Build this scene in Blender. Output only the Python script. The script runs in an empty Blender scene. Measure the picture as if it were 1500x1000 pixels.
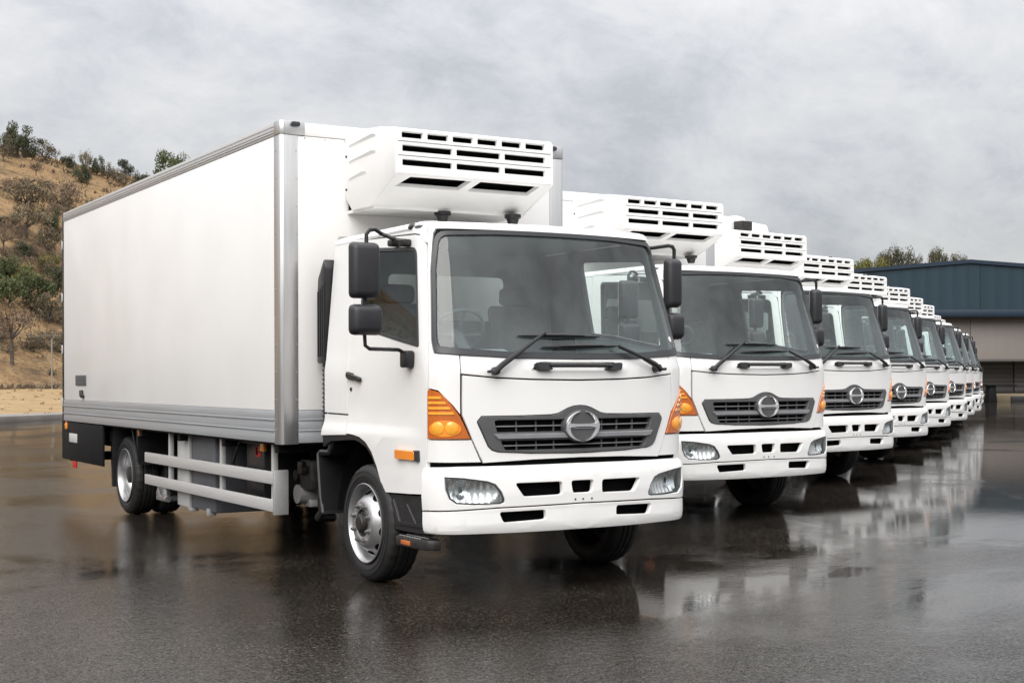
import bpy, bmesh, math, random
from mathutils import Vector, Matrix, noise
rad = math.radians
sc = bpy.context.scene
col = sc.collection
rnd = random.Random(7)

# ------------------------------------------------------------------ camera
TH, ROLL = 0.537409, -0.002953          # heading of the view (from +Y towards +X), slight roll
LIFT = 0.03
FW = Vector((math.sin(TH), math.cos(TH), 0)); RT = Vector((math.cos(TH), -math.sin(TH), 0)); UP = Vector((0, 0, 1))
EYE = Vector((-5.0735, -9.7595, 1.367 + LIFT))
cam_d = bpy.data.cameras.new('camera'); cam = bpy.data.objects.new('camera', cam_d); col.objects.link(cam)
cam_d.sensor_width = 36; cam_d.lens = 36 * 2052.2 / 1500; cam_d.shift_y = 51.7 / 1500
cam_d.clip_start = .1; cam_d.clip_end = 3000
cx = RT * math.cos(ROLL) + UP * math.sin(ROLL); cy = UP * math.cos(ROLL) - RT * math.sin(ROLL)
mw = Matrix.Identity(4)
for i in range(3):
    mw[i][0], mw[i][1], mw[i][2], mw[i][3] = cx[i], cy[i], -FW[i], EYE[i]
cam.matrix_world = mw
sc.camera = cam

# ------------------------------------------------------------------ sky, sun, exposure
SUN_EL, SUN_AZ = rad(40), rad(224)       # azimuth clockwise from +Y; the sun stands behind the camera, veiled by cloud
def build_world():
    w = bpy.data.worlds.new('World'); sc.world = w; w.use_nodes = True
    nt = w.node_tree; N = nt.nodes; L = nt.links; N.clear()
    out = N.new('ShaderNodeOutputWorld')
    sky = N.new('ShaderNodeTexSky'); sky.sky_type = 'NISHITA'; sky.sun_disc = False
    sky.sun_elevation = SUN_EL; sky.sun_rotation = SUN_AZ
    b1 = N.new('ShaderNodeBackground'); b1.inputs[1].default_value = .1; L.new(sky.outputs[0], b1.inputs[0])
    tc = N.new('ShaderNodeTexCoord'); sep = N.new('ShaderNodeSeparateXYZ'); L.new(tc.outputs['Generated'], sep.inputs[0])
    def math_(op, a, b=None, c=None):
        m = N.new('ShaderNodeMath'); m.operation = op
        for i, v in enumerate((a, b, c)):
            if v is None: continue
            if hasattr(v, 'links'): L.new(v, m.inputs[i])
            else: m.inputs[i].default_value = v
        return m.outputs[0]
    zc = math_('MAXIMUM', sep.outputs[2], 0.0)
    den = math_('ADD', zc, .52)
    comb = N.new('ShaderNodeCombineXYZ')
    L.new(math_('DIVIDE', sep.outputs[0], den), comb.inputs[0]); L.new(math_('DIVIDE', sep.outputs[1], den), comb.inputs[1])
    comb.inputs[2].default_value = .37
    def fbm(scale, detail, rough, dist, off):
        mp = N.new('ShaderNodeMapping'); mp.inputs['Location'].default_value = off
        mp.inputs['Rotation'].default_value = (0, 0, rad(25)); mp.inputs['Scale'].default_value = (1, 1.25, 1)
        L.new(comb.outputs[0], mp.inputs[0])
        n = N.new('ShaderNodeTexNoise'); n.inputs['Scale'].default_value = scale; n.inputs['Detail'].default_value = detail
        n.inputs['Roughness'].default_value = rough; n.inputs['Distortion'].default_value = dist
        L.new(mp.outputs[0], n.inputs[0]); return n.outputs[0]
    a = fbm(2.3, 10, .62, .3, (3.1, 1.7, 0)); b = fbm(7.5, 10, .68, .35, (9.0, 4.0, 0))
    mix = math_('ADD', math_('MULTIPLY', a, .62), math_('MULTIPLY', b, .38))
    rmp = N.new('ShaderNodeValToRGB'); L.new(mix, rmp.inputs[0])
    e = rmp.color_ramp.elements
    e[0].position = .40; e[0].color = (.60, .607, .64, 1); e[1].position = .60; e[1].color = (.90, .893, .89, 1)
    m1 = e.new(.46); m1.color = (.70, .706, .735, 1); m2 = e.new(.52); m2.color = (.80, .80, .81, 1)
    b2 = N.new('ShaderNodeBackground'); L.new(rmp.outputs[0], b2.inputs[0])
    L.new(math_('ADD', math_('MULTIPLY_ADD', zc, .40, .385), math_('MULTIPLY', math_('MULTIPLY', zc, zc), 1.7)), b2.inputs[1])      # an overcast sky is brighter overhead
    ms = N.new('ShaderNodeMixShader'); ms.inputs[0].default_value = .93
    L.new(b1.outputs[0], ms.inputs[1]); L.new(b2.outputs[0], ms.inputs[2]); L.new(ms.outputs[0], out.inputs[0])
build_world()
sun_d = bpy.data.lights.new('sun', 'SUN'); sun = bpy.data.objects.new('sun', sun_d); col.objects.link(sun)
sun_d.energy = 1.5; sun_d.angle = rad(52); sun_d.color = (1, .965, .92)
sd = Vector((math.sin(SUN_AZ) * math.cos(SUN_EL), math.cos(SUN_AZ) * math.cos(SUN_EL), math.sin(SUN_EL)))
sun.rotation_euler = sd.to_track_quat('Z', 'Y').to_euler()
sc.view_settings.view_transform = 'Standard'; sc.view_settings.look = 'None'
sc.view_settings.exposure = 0.80; sc.view_settings.gamma = 1; sc.view_settings.use_curve_mapping = False
sc.render.engine = 'CYCLES'
sc.cycles.max_bounces = 10; sc.cycles.transparent_max_bounces = 12; sc.cycles.caustics_reflective = False; sc.cycles.caustics_refractive = False
sc.cycles.use_denoising = True; sc.cycles.sample_clamp_indirect = 6

# ------------------------------------------------------------------ materials
def new_mat(name):
    m = bpy.data.materials.new(name); m.use_nodes = True
    nt = m.node_tree; b = nt.nodes['Principled BSDF']; return m, nt, b
def nz(nt, scale, detail=4, rough=.55, vec=None, stretch=None, dist=0):
    N, L = nt.nodes, nt.links
    n = N.new('ShaderNodeTexNoise'); n.inputs['Scale'].default_value = scale; n.inputs['Detail'].default_value = detail
    n.inputs['Roughness'].default_value = rough; n.inputs['Distortion'].default_value = dist
    tc = N.new('ShaderNodeTexCoord'); v = tc.outputs['Object']
    if stretch:
        mp = N.new('ShaderNodeMapping'); mp.inputs['Scale'].default_value = stretch; L.new(v, mp.inputs[0]); v = mp.outputs[0]
    L.new(v, n.inputs['Vector']); return n.outputs[0]
def ramp(nt, fac, stops):
    r = nt.nodes.new('ShaderNodeValToRGB'); nt.links.new(fac, r.inputs[0]); e = r.color_ramp.elements
    for i, (p, c) in enumerate(stops):
        if i < 2: el = e[i]; el.position = p
        else: el = e.new(p)
        el.color = (c, c, c, 1) if isinstance(c, (int, float)) else (*c, 1)
    return r.outputs[0]
def bump(nt, h, strength, dist=.01, prev=None):
    b = nt.nodes.new('ShaderNodeBump'); b.inputs['Strength'].default_value = strength; b.inputs['Distance'].default_value = dist
    nt.links.new(h, b.inputs['Height'])
    if prev: nt.links.new(prev, b.inputs['Normal'])
    return b.outputs[0]
def mixc(nt, fac, a, b, mode='MIX'):
    m = nt.nodes.new('ShaderNodeMix'); m.data_type = 'RGBA'; m.blend_type = mode
    for s, v in ((m.inputs[0], fac), (m.inputs[6], a), (m.inputs[7], b)):
        if hasattr(v, 'links'): nt.links.new(v, s)
        elif isinstance(v, (int, float)): s.default_value = v
        else: s.default_value = (*v, 1)
    return m.outputs[2]
def simple(name, c, rough=.5, metal=0, vary=.12, scale=6, coat=0, spec=.5, stretch=None, bmp=0, bscale=80):
    m, nt, b = new_mat(name)
    f = nz(nt, scale, 5, .6, stretch=stretch)
    lo = tuple(x * (1 - vary) for x in c); hi = tuple(min(1, x * (1 + vary)) for x in c)
    nt.links.new(ramp(nt, f, [(.3, lo), (.7, hi)]), b.inputs['Base Color'])
    nt.links.new(ramp(nt, f, [(.3, max(.02, rough * .85)), (.7, min(1, rough * 1.15))]), b.inputs['Roughness'])
    b.inputs['Metallic'].default_value = metal; b.inputs['Coat Weight'].default_value = coat; b.inputs['Coat Roughness'].default_value = .08
    b.inputs['Specular IOR Level'].default_value = spec
    if bmp: nt.links.new(bump(nt, nz(nt, bscale, 3), bmp, .004 if bscale > 5 else .02), b.inputs['Normal'])
    return m
MT = {}
MT['white'] = simple('white_paint', (.80, .795, .78), .32, vary=.02, scale=3, coat=.35)
MT['panel'] = simple('white_panel_skin', (.80, .79, .775), .42, vary=.022, scale=1.4, coat=.1, bmp=.06, bscale=1.3)
MT['plastic_white'] = simple('white_moulded_plastic', (.80, .795, .78), .4, vary=.025, scale=5, bmp=.03, bscale=40)
MT['alu'] = simple('brushed_aluminium', (.54, .535, .53), .45, metal=.35, vary=.07, scale=9, stretch=(3, .25, 12))
MT['alu_post'] = simple('aluminium_post', (.62, .615, .61), .36, metal=.9, vary=.06, scale=9, stretch=(10, 10, .3))
MT['alu_dull'] = simple('dull_aluminium', (.44, .435, .43), .55, metal=.5, vary=.07, scale=8, stretch=(3, .4, 10))
MT['skirt'] = simple('grey_skirt', (.38, .395, .41), .45, metal=.35, vary=.06, scale=7, stretch=(3, .2, 8))
MT['black'] = simple('black_plastic', (.013, .013, .0145), .42, vary=.25, scale=8, bmp=.05)
MT['mirror_black'] = simple('black_grained_plastic', (.019, .019, .022), .48, vary=.2, scale=6, bmp=.08, bscale=200)
MT['rubber'] = simple('tyre_rubber', (.014, .0135, .0135), .62, vary=.35, scale=9, bmp=.1, bscale=60)
MT['under'] = simple('chassis_black', (.006, .006, .0065), .7, vary=.4, scale=7, bmp=.1, spec=.2)
MT['void'] = simple('black_void', (.0035, .0035, .004), .9, vary=.2, spec=.1)  # near-black paint standing in for shade inside slots and gaps; also label print
MT['seal'] = simple('black_rubber_seal', (.03, .032, .035), .38, vary=.2, scale=5)
MT['grille'] = simple('grey_grille_plastic', (.085, .085, .087), .42, vary=.12, scale=8, bmp=.04)
MT['grille_bar'] = simple('grey_grille_bar', (.22, .22, .23), .38, vary=.08, scale=8)
MT['chrome'] = simple('chrome', (.93, .93, .94), .28, metal=1, vary=.02)
MT['reflector'] = simple('lamp_reflector', (.66, .66, .645), .2, metal=.9, vary=.04, scale=30)
MT['steel'] = simple('silver_wheel_steel', (.43, .43, .435), .34, metal=.8, vary=.1, scale=8)
MT['dark_metal'] = simple('dark_dirty_metal', (.045, .043, .041), .45, metal=.6, vary=.4, scale=14, bmp=.1)
MT['grey_box'] = simple('grey_painted_steel', (.10, .105, .118), .5, vary=.12, scale=6)
MT['light_box'] = simple('pale_grey_steel', (.48, .48, .47), .5, vary=.08, scale=6)
MT['nut'] = simple('weathered_nut_steel', (.24, .235, .23), .4, metal=.7, vary=.2, scale=20)
MT['amber'] = simple('amber_lens', (.85, .26, .015), .15, vary=.06, coat=1)
MT['amber_dark'] = simple('deep_amber_lens', (.50, .12, .012), .18, vary=.1, coat=1)
MT['amber_bright'] = simple('bright_amber_lens', (.95, .40, .03), .12, vary=.12, scale=60, coat=1)
MT['red'] = simple('red_reflector', (.5, .01, .012), .3, vary=.2, scale=40)
MT['cab_grey'] = simple('cab_trim_grey', (.26, .30, .305), .6, vary=.1)
MT['cab_dark'] = simple('cab_trim_dark', (.10, .115, .12), .6, vary=.15)
MT['seat'] = simple('seat_cloth', (.11, .125, .135), .9, vary=.15, scale=20)
MT['sticker'] = simple('white_sticker', (.75, .76, .76), .5, vary=.04)
def glass(name, tint, ior, rough=.0, painted_sheen=.0):
    m, nt, b = new_mat(name); N, L = nt.nodes, nt.links; N.remove(b)
    out = N['Material Output']; tr = N.new('ShaderNodeBsdfTransparent'); tr.inputs[0].default_value = (*tint, 1)
    gl = N.new('ShaderNodeBsdfGlossy'); gl.inputs['Roughness'].default_value = rough
    lw = N.new('ShaderNodeLayerWeight'); lw.inputs[0].default_value = .5      # Schlick's reflectance, alike from both sides of the pane
    f0 = ((ior - 1) / (ior + 1)) ** 2
    pw = N.new('ShaderNodeMath'); pw.operation = 'POWER'; pw.inputs[1].default_value = 5; L.new(lw.outputs['Facing'], pw.inputs[0])
    fr = N.new('ShaderNodeMath'); fr.operation = 'MULTIPLY_ADD'; fr.inputs[1].default_value = 1 - f0; fr.inputs[2].default_value = f0; L.new(pw.outputs[0], fr.inputs[0])
    mx = N.new('ShaderNodeMixShader'); L.new(fr.outputs[0], mx.inputs[0]); L.new(tr.outputs[0], mx.inputs[1]); L.new(gl.outputs[0], mx.inputs[2])
    last = mx.outputs[0]
    if painted_sheen:                                # mottled pale film: sky and cloud reflections painted into the glass
        df = N.new('ShaderNodeBsdfDiffuse'); df.inputs[0].default_value = (.50, .58, .58, 1)
        f = ramp(nt, nz(nt, 2.2, 7, .65, stretch=(1, 1, .55), dist=.6), [(.36, painted_sheen * .2), (.70, painted_sheen * 1.3)])
        m2 = N.new('ShaderNodeMixShader'); L.new(f, m2.inputs[0]); L.new(last, m2.inputs[1]); L.new(df.outputs[0], m2.inputs[2]); last = m2.outputs[0]
    L.new(last, out.inputs[0]); return m
MT['glass'] = glass('windscreen_glass', (.88, .955, .945), 1.75, .005, .078)
MT['side_glass'] = glass('tinted_door_glass', (.90, .95, .94), 1.5, .0, .006)
MT['rear_glass'] = glass('rear_window_glass', (.74, .82, .80), 1.4, .0)
MT['lens'] = glass('clear_lens', (.93, .95, .96), 1.45, .02, .05)

# ------------------------------------------------------------------ mesh helpers
class MB:
    def __init__(s): s.v = []; s.f = []; s.m = []; s.mats = []
    def mi(s, mat):
        if mat is None: return 0
        if mat not in s.mats: s.mats.append(mat)
        return s.mats.index(mat)
    def add(s, vs, fs, mat=None):
        n = len(s.v); k = s.mi(mat); s.v += [tuple(p) for p in vs]
        s.f += [tuple(i + n for i in f) for f in fs]; s.m += [k] * len(fs); return s
    def box(s, a, b, bev=0, mat=None):
        x0, x1 = sorted((a[0], b[0])); y0, y1 = sorted((a[1], b[1])); z0, z1 = sorted((a[2], b[2]))
        vs = [(x, y, z) for z in (z0, z1) for y in (y0, y1) for x in (x0, x1)]
        fs = [(0, 2, 3, 1), (4, 5, 7, 6), (0, 1, 5, 4), (2, 6, 7, 3), (0, 4, 6, 2), (1, 3, 7, 5)]
        return s.poly(vs, fs, bev, mat)
    def poly(s, vs, fs, bev=0, mat=None, seg=2):
        if not bev: return s.add(vs, fs, mat)
        bm = bmesh.new(); q = [bm.verts.new(p) for p in vs]
        for f in fs: bm.faces.new([q[i] for i in f])
        bmesh.ops.recalc_face_normals(bm, faces=bm.faces)
        ed = [e for e in bm.edges if len(e.link_faces) == 2 and e.calc_face_angle() > .3]
        bmesh.ops.bevel(bm, geom=ed, offset=bev, segments=seg, profile=.5, affect='EDGES', clamp_overlap=True)
        bm.verts.index_update(); s.add([v.co[:] for v in bm.verts], [[v.index for v in f.verts] for f in bm.faces], mat); bm.free(); return s
    def prism(s, pts, lo, hi, axis='x', bev=0, mat=None):
        n = len(pts)
        def P(p, h): return {'x': (h, p[0], p[1]), 'y': (p[0], h, p[1]), 'z': (p[0], p[1], h)}[axis]
        vs = [P(p, lo) for p in pts] + [P(p, hi) for p in pts]
        fs = [tuple(range(n))[::-1], tuple(range(n, 2 * n))] + [(i, (i + 1) % n, n + (i + 1) % n, n + i) for i in range(n)]
        return s.poly(vs, fs, bev, mat)
    def tube(s, pts, r, n=8, mat=None, caps=True, flat=None):
        pts = [Vector(p) for p in pts]; rs = r if isinstance(r, (list, tuple)) else [r] * len(pts)
        vs = []; fs = []; up = None
        for i, p in enumerate(pts):
            t = (pts[min(i + 1, len(pts) - 1)] - pts[max(i - 1, 0)]).normalized()
            if up is None: up = t.orthogonal().normalized()
            up = (up - t * up.dot(t)).normalized(); sd_ = t.cross(up)
            for k in range(n):
                a = 2 * math.pi * k / n; vs.append(p + (up * math.cos(a) + sd_ * math.sin(a)) * rs[i])
        for i in range(len(pts) - 1):
            for k in range(n): fs.append((i * n + k, i * n + (k + 1) % n, (i + 1) * n + (k + 1) % n, (i + 1) * n + k))
        if caps: fs += [tuple(range(n))[::-1], tuple(range((len(pts) - 1) * n, len(pts) * n))]
        return s.add(vs, fs, mat)
    def lathe(s, prof, c, n=32, mat=None, sgn=1):            # profile of (radius, offset along x); axis = x
        vs = []; fs = []; m = len(prof)
        for k in range(n):
            a = 2 * math.pi * k / n
            for r, x in prof: vs.append((c[0] + sgn * x, c[1] + r * math.cos(a), c[2] + r * math.sin(a)))
        for k in range(n):
            for i in range(m - 1): fs.append((k * m + i, k * m + i + 1, ((k + 1) % n) * m + i + 1, ((k + 1) % n) * m + i))
        return s.add(vs, fs, mat)
    def build(s, name, mat=None, parent=None, ang=35, loc=None):
        me = bpy.data.meshes.new(name); me.from_pydata(s.v, [], s.f)
        for m in (s.mats or [mat]): me.materials.append(m)
        if s.mats: me.polygons.foreach_set('material_index', s.m)
        bm = bmesh.new(); bm.from_mesh(me); bmesh.ops.recalc_face_normals(bm, faces=bm.faces); bm.to_mesh(me); bm.free()
        if ang: me.polygons.foreach_set('use_smooth', [True] * len(me.polygons)); me.set_sharp_from_angle(angle=rad(ang))
        o = bpy.data.objects.new(name, me); col.objects.link(o)
        if parent: o.parent = parent
        if loc: o.location = loc
        return o
def tag(o, label=None, cat=None, group=None, kind=None):
    for k, v in (('label', label), ('category', cat), ('group', group), ('kind', kind)):
        if v: o[k] = v
    return o
def empty(name, loc=(0, 0, 0), rz=0, parent=None):
    o = bpy.data.objects.new(name, None); col.objects.link(o); o.location = loc; o.rotation_euler = (0, 0, rz)
    if parent: o.parent = parent
    return o
def rpoly(pts, r, n=4):                                       # polygon with rounded corners
    out = []; m = len(pts); rr = r if isinstance(r, (list, tuple)) else [r] * m
    for i in range(m):
        p = Vector(pts[i]); a = Vector(pts[i - 1]) - p; b = Vector(pts[(i + 1) % m]) - p
        q = min(rr[i], a.length * .45, b.length * .45)
        if q < 1e-4: out.append(tuple(p)); continue
        A = p + a.normalized() * q; B = p + b.normalized() * q
        for k in range(n + 1):
            t = k / n; c = A * (1 - t) ** 2 + p * 2 * t * (1 - t) + B * t * t; out.append((c.x, c.y))
    return out
def mir(pts): return [(-a, b) for a, b in reversed(pts)]
def panel(outline, surf, holes=(), off=0., depth=.03, bev=.004, cuts=None, into=None, mat=None):
    """a sheet cut to a 2D outline, laid on a surface, with rounded rim and thickness"""
    bm = bmesh.new(); ed = []
    for lp in (outline, *holes):
        vs = [bm.verts.new((x, y, 0)) for x, y in lp]
        ed += [bm.edges.new((vs[i], vs[(i + 1) % len(vs)])) for i in range(len(vs))]
    bmesh.ops.triangle_fill(bm, edges=ed, use_beauty=True, use_dissolve=False)
    xs = [p[0] for p in outline]; ys = [p[1] for p in outline]
    if cuts is None:
        cs = [k * .055 for k in range(-21, 22)] + [sg * (1.3 + .35 * k) for k in range(5) for sg in (-1, 1)]
        cz = [.40, .44, .5, .56, .62, .7, .75, .78, .86, .97, 1.0, 1.03, 1.06, 1.2, 1.32, 1.42, 1.5, 1.6, 1.75, 1.9, 2.05, 2.2, 2.3]
    else: cs, cz = cuts
    for c in cs:
        if min(xs) + .004 < c < max(xs) - .004: bmesh.ops.bisect_plane(bm, geom=bm.verts[:] + bm.edges[:] + bm.faces[:], dist=1e-5, plane_co=(c, 0, 0), plane_no=(1, 0, 0))
    for c in cz:
        if min(ys) + .004 < c < max(ys) - .004: bmesh.ops.bisect_plane(bm, geom=bm.verts[:] + bm.edges[:] + bm.faces[:], dist=1e-5, plane_co=(0, c, 0), plane_no=(0, 1, 0))
    bm.normal_update()
    for f in bm.faces:
        if f.normal.z < 0: f.normal_flip()
    bm.verts.index_update(); nv = len(bm.verts)
    P2 = [Vector((v.co.x, v.co.y)) for v in bm.verts]; nrm = [Vector((0, 0)) for _ in P2]; be = []
    for f in bm.faces:
        for lo in f.loops:
            if len(lo.edge.link_faces) == 1:
                a, b = lo.vert.index, lo.link_loop_next.vert.index; be.append((a, b))
                d = (P2[b] - P2[a]).normalized(); n = Vector((d.y, -d.x)); nrm[a] += n; nrm[b] += n
    vs = []; fs = [[v.index for v in f.verts] for f in bm.faces]
    bset = {a for e in be for a in e}
    for i, p in enumerate(P2):
        q = p
        if i in bset and nrm[i].length > 1e-6:
            n = nrm[i] / max(.6, nrm[i].length ** 2 / 2) ; q = p - n * bev * .5 * (2 if nrm[i].length < 1 else 1)
        vs.append(surf(q.x, q.y, off))
    ring = {}
    for i in bset:
        ring[i] = len(vs); vs += [surf(P2[i].x, P2[i].y, off - bev), surf(P2[i].x, P2[i].y, off - max(depth, bev * 1.5))]
    for a, b in be:
        ra, rb = ring[a], ring[b]
        fs += [(b, a, ra, rb), (rb, ra, ra + 1, rb + 1)]
    bm.free()
    mb = into or MB(); mb.add(vs, fs, mat); return mb

# ------------------------------------------------------------------ the shape of the cab
def sstep(a, b, x):
    t = min(1, max(0, (x - a) / (b - a))); return t * t * (3 - 2 * t)
Y0, K, XC, HW, YS = -2.108, .15, .82, 1.0, -1.80
YC = Y0 + K * XC * XC; CTL = (HW, YC + 2 * K * XC * (HW - XC))
_pl = [(XC * i / 41, Y0 + K * (XC * i / 41) ** 2) for i in range(42)]
for _i in range(1, 25):
    _t = _i / 24; _a, _b, _c = (1 - _t) ** 2, 2 * _t * (1 - _t), _t * _t
    _pl.append((_a * XC + _b * CTL[0] + _c * HW, _a * YC + _b * CTL[1] + _c * YS))
_S = [0]
for _p, _q in zip(_pl, _pl[1:]): _S.append(_S[-1] + math.hypot(_q[0] - _p[0], _q[1] - _p[1]))
SC = _S[-1]
import bisect as _bis
def plan(s):
    a = abs(s); g = 1 if s >= 0 else -1
    if a >= SC: return g * HW, YS + a - SC
    i = max(1, min(_bis.bisect_left(_S, a), len(_S) - 1)); t = (a - _S[i - 1]) / (_S[i] - _S[i - 1])
    return g * (_pl[i - 1][0] + t * (_pl[i][0] - _pl[i - 1][0])), _pl[i - 1][1] + t * (_pl[i][1] - _pl[i - 1][1])
def M0(s, z):
    x, y = plan(s); f = min(1, max(0, (-y - .3) / 1.5))
    nar = .09 * max(0, z - 1.42) + .02 * sstep(1.2, .5, z)
    return Vector((x * (1 - nar / HW), y + .29 * max(0, z - 1.42) * f, z))
def cabsurf(s, z, off=0.):
    e = .01; p = M0(s, z)
    a = abs(s)
    off += .028 * sstep(1.07, .965, z) * sstep(1.14, 1.4, a)                 # flared lower door and arch
    off += .006 * sstep(1.14, 1.3, a) * (sstep(1.30, 1.27, z - .13 * (a - 1.1) + .0) )
    n = (M0(s + e, z) - M0(s - e, z)).cross(M0(s, z + e) - M0(s, z - e)).normalized()
    return p + n * off
def bumpersurf(s, z, off=0.):
    pr = [(.30, -.03), (.365, .012), (.385, .028), (.43, .036), (.515, .034), (.53, .036), (.62, .04), (.74, .034), (.775, .024), (.80, .004), (.84, -.02)]
    o = pr[0][1] if z < pr[0][0] else pr[-1][1]
    for (za, oa), (zb, ob) in zip(pr, pr[1:]):
        if za <= z <= zb: o = oa + (ob - oa) * (z - za) / (zb - za)
    return cabsurf(s, z, off + o)
def plane_y(y, sg=-1): return lambda a, b, o=0.: Vector((-sg * a if sg > 0 else a, y + sg * o, b))
def plane_x(x, sg): return (lambda a, b, o=0.: Vector((x + sg * o, -sg * a * -1 if sg > 0 else -a, b)))

# ------------------------------------------------------------------ one truck with its parts
def make_truck():
    root = empty('refrigerated_truck')
    W = MT['white']
    # ---- cab body: everything painted that does not open
    cab = MB()
    seal_out = rpoly([(-1.0, 1.515), (-.84, 1.502), (-.45, 1.482), (0, 1.478), (.45, 1.482), (.84, 1.502), (1.0, 1.515), (1.014, 1.6), (.985, 2.07), (.945, 2.312),
                      (.5, 2.326), (0, 2.328), (-.5, 2.326), (-.945, 2.312), (-.985, 2.07), (-1.014, 1.6)], [.05, 0, 0, 0, 0, 0, .05, .05, 0, .07, 0, 0, 0, .07, 0, .05])
    cowl = [(-.833, 1.388), (-.6, 1.366), (-.35, 1.355), (0, 1.349), (.35, 1.355), (.6, 1.366), (.833, 1.388), (.833, 1.506), (.45, 1.486), (0, 1.482), (-.45, 1.486), (-.833, 1.506)]
    rec = rpoly([(-.36, 1.408), (.36, 1.408), (.30, 1.462), (-.30, 1.462)], .02)
    panel(cowl, cabsurf, [rec], into=cab)
    panel(rpoly([(-.37, 1.40), (.37, 1.40), (.31, 1.47), (-.31, 1.47)], .02), cabsurf, off=-.02, depth=.01, into=cab)
    for g in (1, -1):
        mm = (lambda p: p) if g > 0 else mir
        # upper corner panel with the pillar strip, lower corner panel
        panel(mm([(.840, 1.386), (.841, 1.13), (.890, 1.19), (.983, 1.282), (1.056, 1.296), (1.046, 1.52), (1.036, 1.60), (1.006, 2.16), (.995, 2.335),
                  (.94, 2.342), (.94, 2.322), (.958, 2.30), (.992, 2.07), (1.02, 1.6), (1.006, 1.515), (.840, 1.508)]), cabsurf, into=cab)
        panel(mm([(.712, .827), (1.086, .827), (1.071, .968), (.772, .968)]), cabsurf, into=cab)
        panel(mm([(1.020, 2.243), (1.067, 2.299), (1.13, 2.309), (2.06, 2.338), (2.25, 2.340), (2.25, 2.352), (1.0, 2.352), (1.003, 2.235)]), cabsurf, into=cab, depth=.02, bev=.002)
        # panel behind the door, and its lower flare
        panel(mm([(2.265, 1.108), (2.672, 1.112), (2.672, 2.338), (2.265, 2.340)]), cabsurf, into=cab)
        panel(mm([(2.268, .962), (2.69, .945), (2.672, 1.10), (2.262, 1.096)]), cabsurf, into=cab)
    # header and roof as one rounded shell
    S_ = [-2.672] + [-2.3, -1.9, -1.5, -1.25] + [SC * k / 20 for k in range(-20, 21)] + [1.25, 1.5, 1.9, 2.3, 2.672]
    rows = [(2.330, 0.), (2.346, .0), (2.362, .007), (2.378, .022), (2.392, .045), (2.402, .08), (2.412, .14), (2.420, .24)]
    vs = []; fs = []
    for z, ins in rows:
        for s in S_: vs.append(cabsurf(s, min(z, 2.35), -ins) + Vector((0, 0, max(0, z - 2.35))))
    n = len(S_)
    for k in range(6):
        t = (k + 1) / 6
        for j, s in enumerate(S_):
            p = Vector(vs[7 * n + j]); c = Vector((0, max(-1.25, min(-.45, p.y)), 2.43)); vs.append(p.lerp(c, t * .999))
    for i in range(len(rows) + 5):
        for j in range(n - 1): fs.append((i * n + j, i * n + j + 1, (i + 1) * n + j + 1, (i + 1) * n + j))
    cab.add(vs, fs)
    cab_o = cab.build('cab', W, root)
    # rear wall of the cab with its window
    bw = panel([(-.985, .95), (.985, .95), (.985, 1.42), (.90, 2.40), (-.90, 2.40), (-.985, 1.42)], plane_y(-.262, 1), [rpoly([(-.52, 1.78), (.52, 1.78), (.52, 2.16), (-.52, 2.16)], .05)], off=.01, depth=.02, cuts=([], []))
    bw.build('rear_wall', W, cab_o)
    bw = panel([(-.97, .97), (.97, .97), (.97, 1.42), (.885, 2.36), (-.885, 2.36), (-.97, 1.42)], plane_y(-.285, -1), [rpoly([(-.50, 1.80), (.50, 1.80), (.50, 2.14), (-.50, 2.14)], .05)], off=0, depth=.01, cuts=([], []))
    bw.build('rear_lining', MT['cab_grey'], cab_o)
    panel(rpoly([(-.52, 1.78), (.52, 1.78), (.52, 2.16), (-.52, 2.16)], .05), plane_y(-.272, -1), off=0, depth=.002, bev=.001, cuts=([], [])).build('rear_window', MT['rear_glass'], cab_o)
    # dark backing behind the panel joints
    bk = MB()
    panel(rpoly([(-1.14, .80), (1.14, .80), (1.14, 1.47), (-1.14, 1.47)], .02), cabsurf, off=-.035, depth=.006, into=bk, bev=.002, mat=MT['void'])
    for g in (1, -1):
        mm = (lambda p: p) if g > 0 else mir
        win = mm(rpoly([(1.16, 1.575), (1.75, 1.665), (2.06, 1.69), (2.08, 2.25), (1.75, 2.235), (1.115, 2.19)], .03))
        panel(mm([(1.13, 1.03), (2.67, 1.03), (2.67, 2.33), (1.03, 2.33), (1.06, 1.6), (1.13, 1.47)]), cabsurf, [win], off=-.03, depth=.006, into=bk, bev=.002, mat=MT['cab_dark'])
        panel(mm([(.955, 2.34), (1.03, 2.34), (1.08, 1.47), (1.03, 1.47)]), cabsurf, off=-.03, depth=.006, into=bk, bev=.002, mat=MT['cab_dark'])
    bk.build('inner_frame', MT['cab_dark'], cab_o)
    # ---- front panel, grille, emblem, grab handle
    g_out = [(-.728, 1.085), (-.700, 1.117), (-.42, 1.118), (-.215, 1.122)] + [(-.165 + .0, 1.130), (-.128, 1.146), (-.09, 1.163), (-.045, 1.175), (0, 1.178)]
    g_out = g_out + [(-a, b) for a, b in reversed(g_out[:-1])]
    g_low = [(.728, 1.075), (.66, .925), (.635, .902), (.59, .889), (.35, .876), (0, .870), (-.35, .876), (-.59, .889), (-.635, .902), (-.66, .925), (-.728, 1.075)]
    grille_outline = [(a, b) for a, b in reversed(g_out + g_low)]
    fp_out = [(-.698, .822), (-.35, .836), (0, .841), (.35, .836), (.698, .822), (.765, .97), (.828, 1.125), (.826, 1.377), (.6, 1.356), (.35, 1.345), (0, 1.339), (-.35, 1.345), (-.6, 1.356), (-.826, 1.377), (-.828, 1.125), (-.765, .97)]
    grow = [(a * 1.006, 1.02 + (b - 1.02) * 1.02) for a, b in grille_outline]
    front = panel(fp_out, cabsurf, [grow], off=.004).build('front_panel', W, root)
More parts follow.
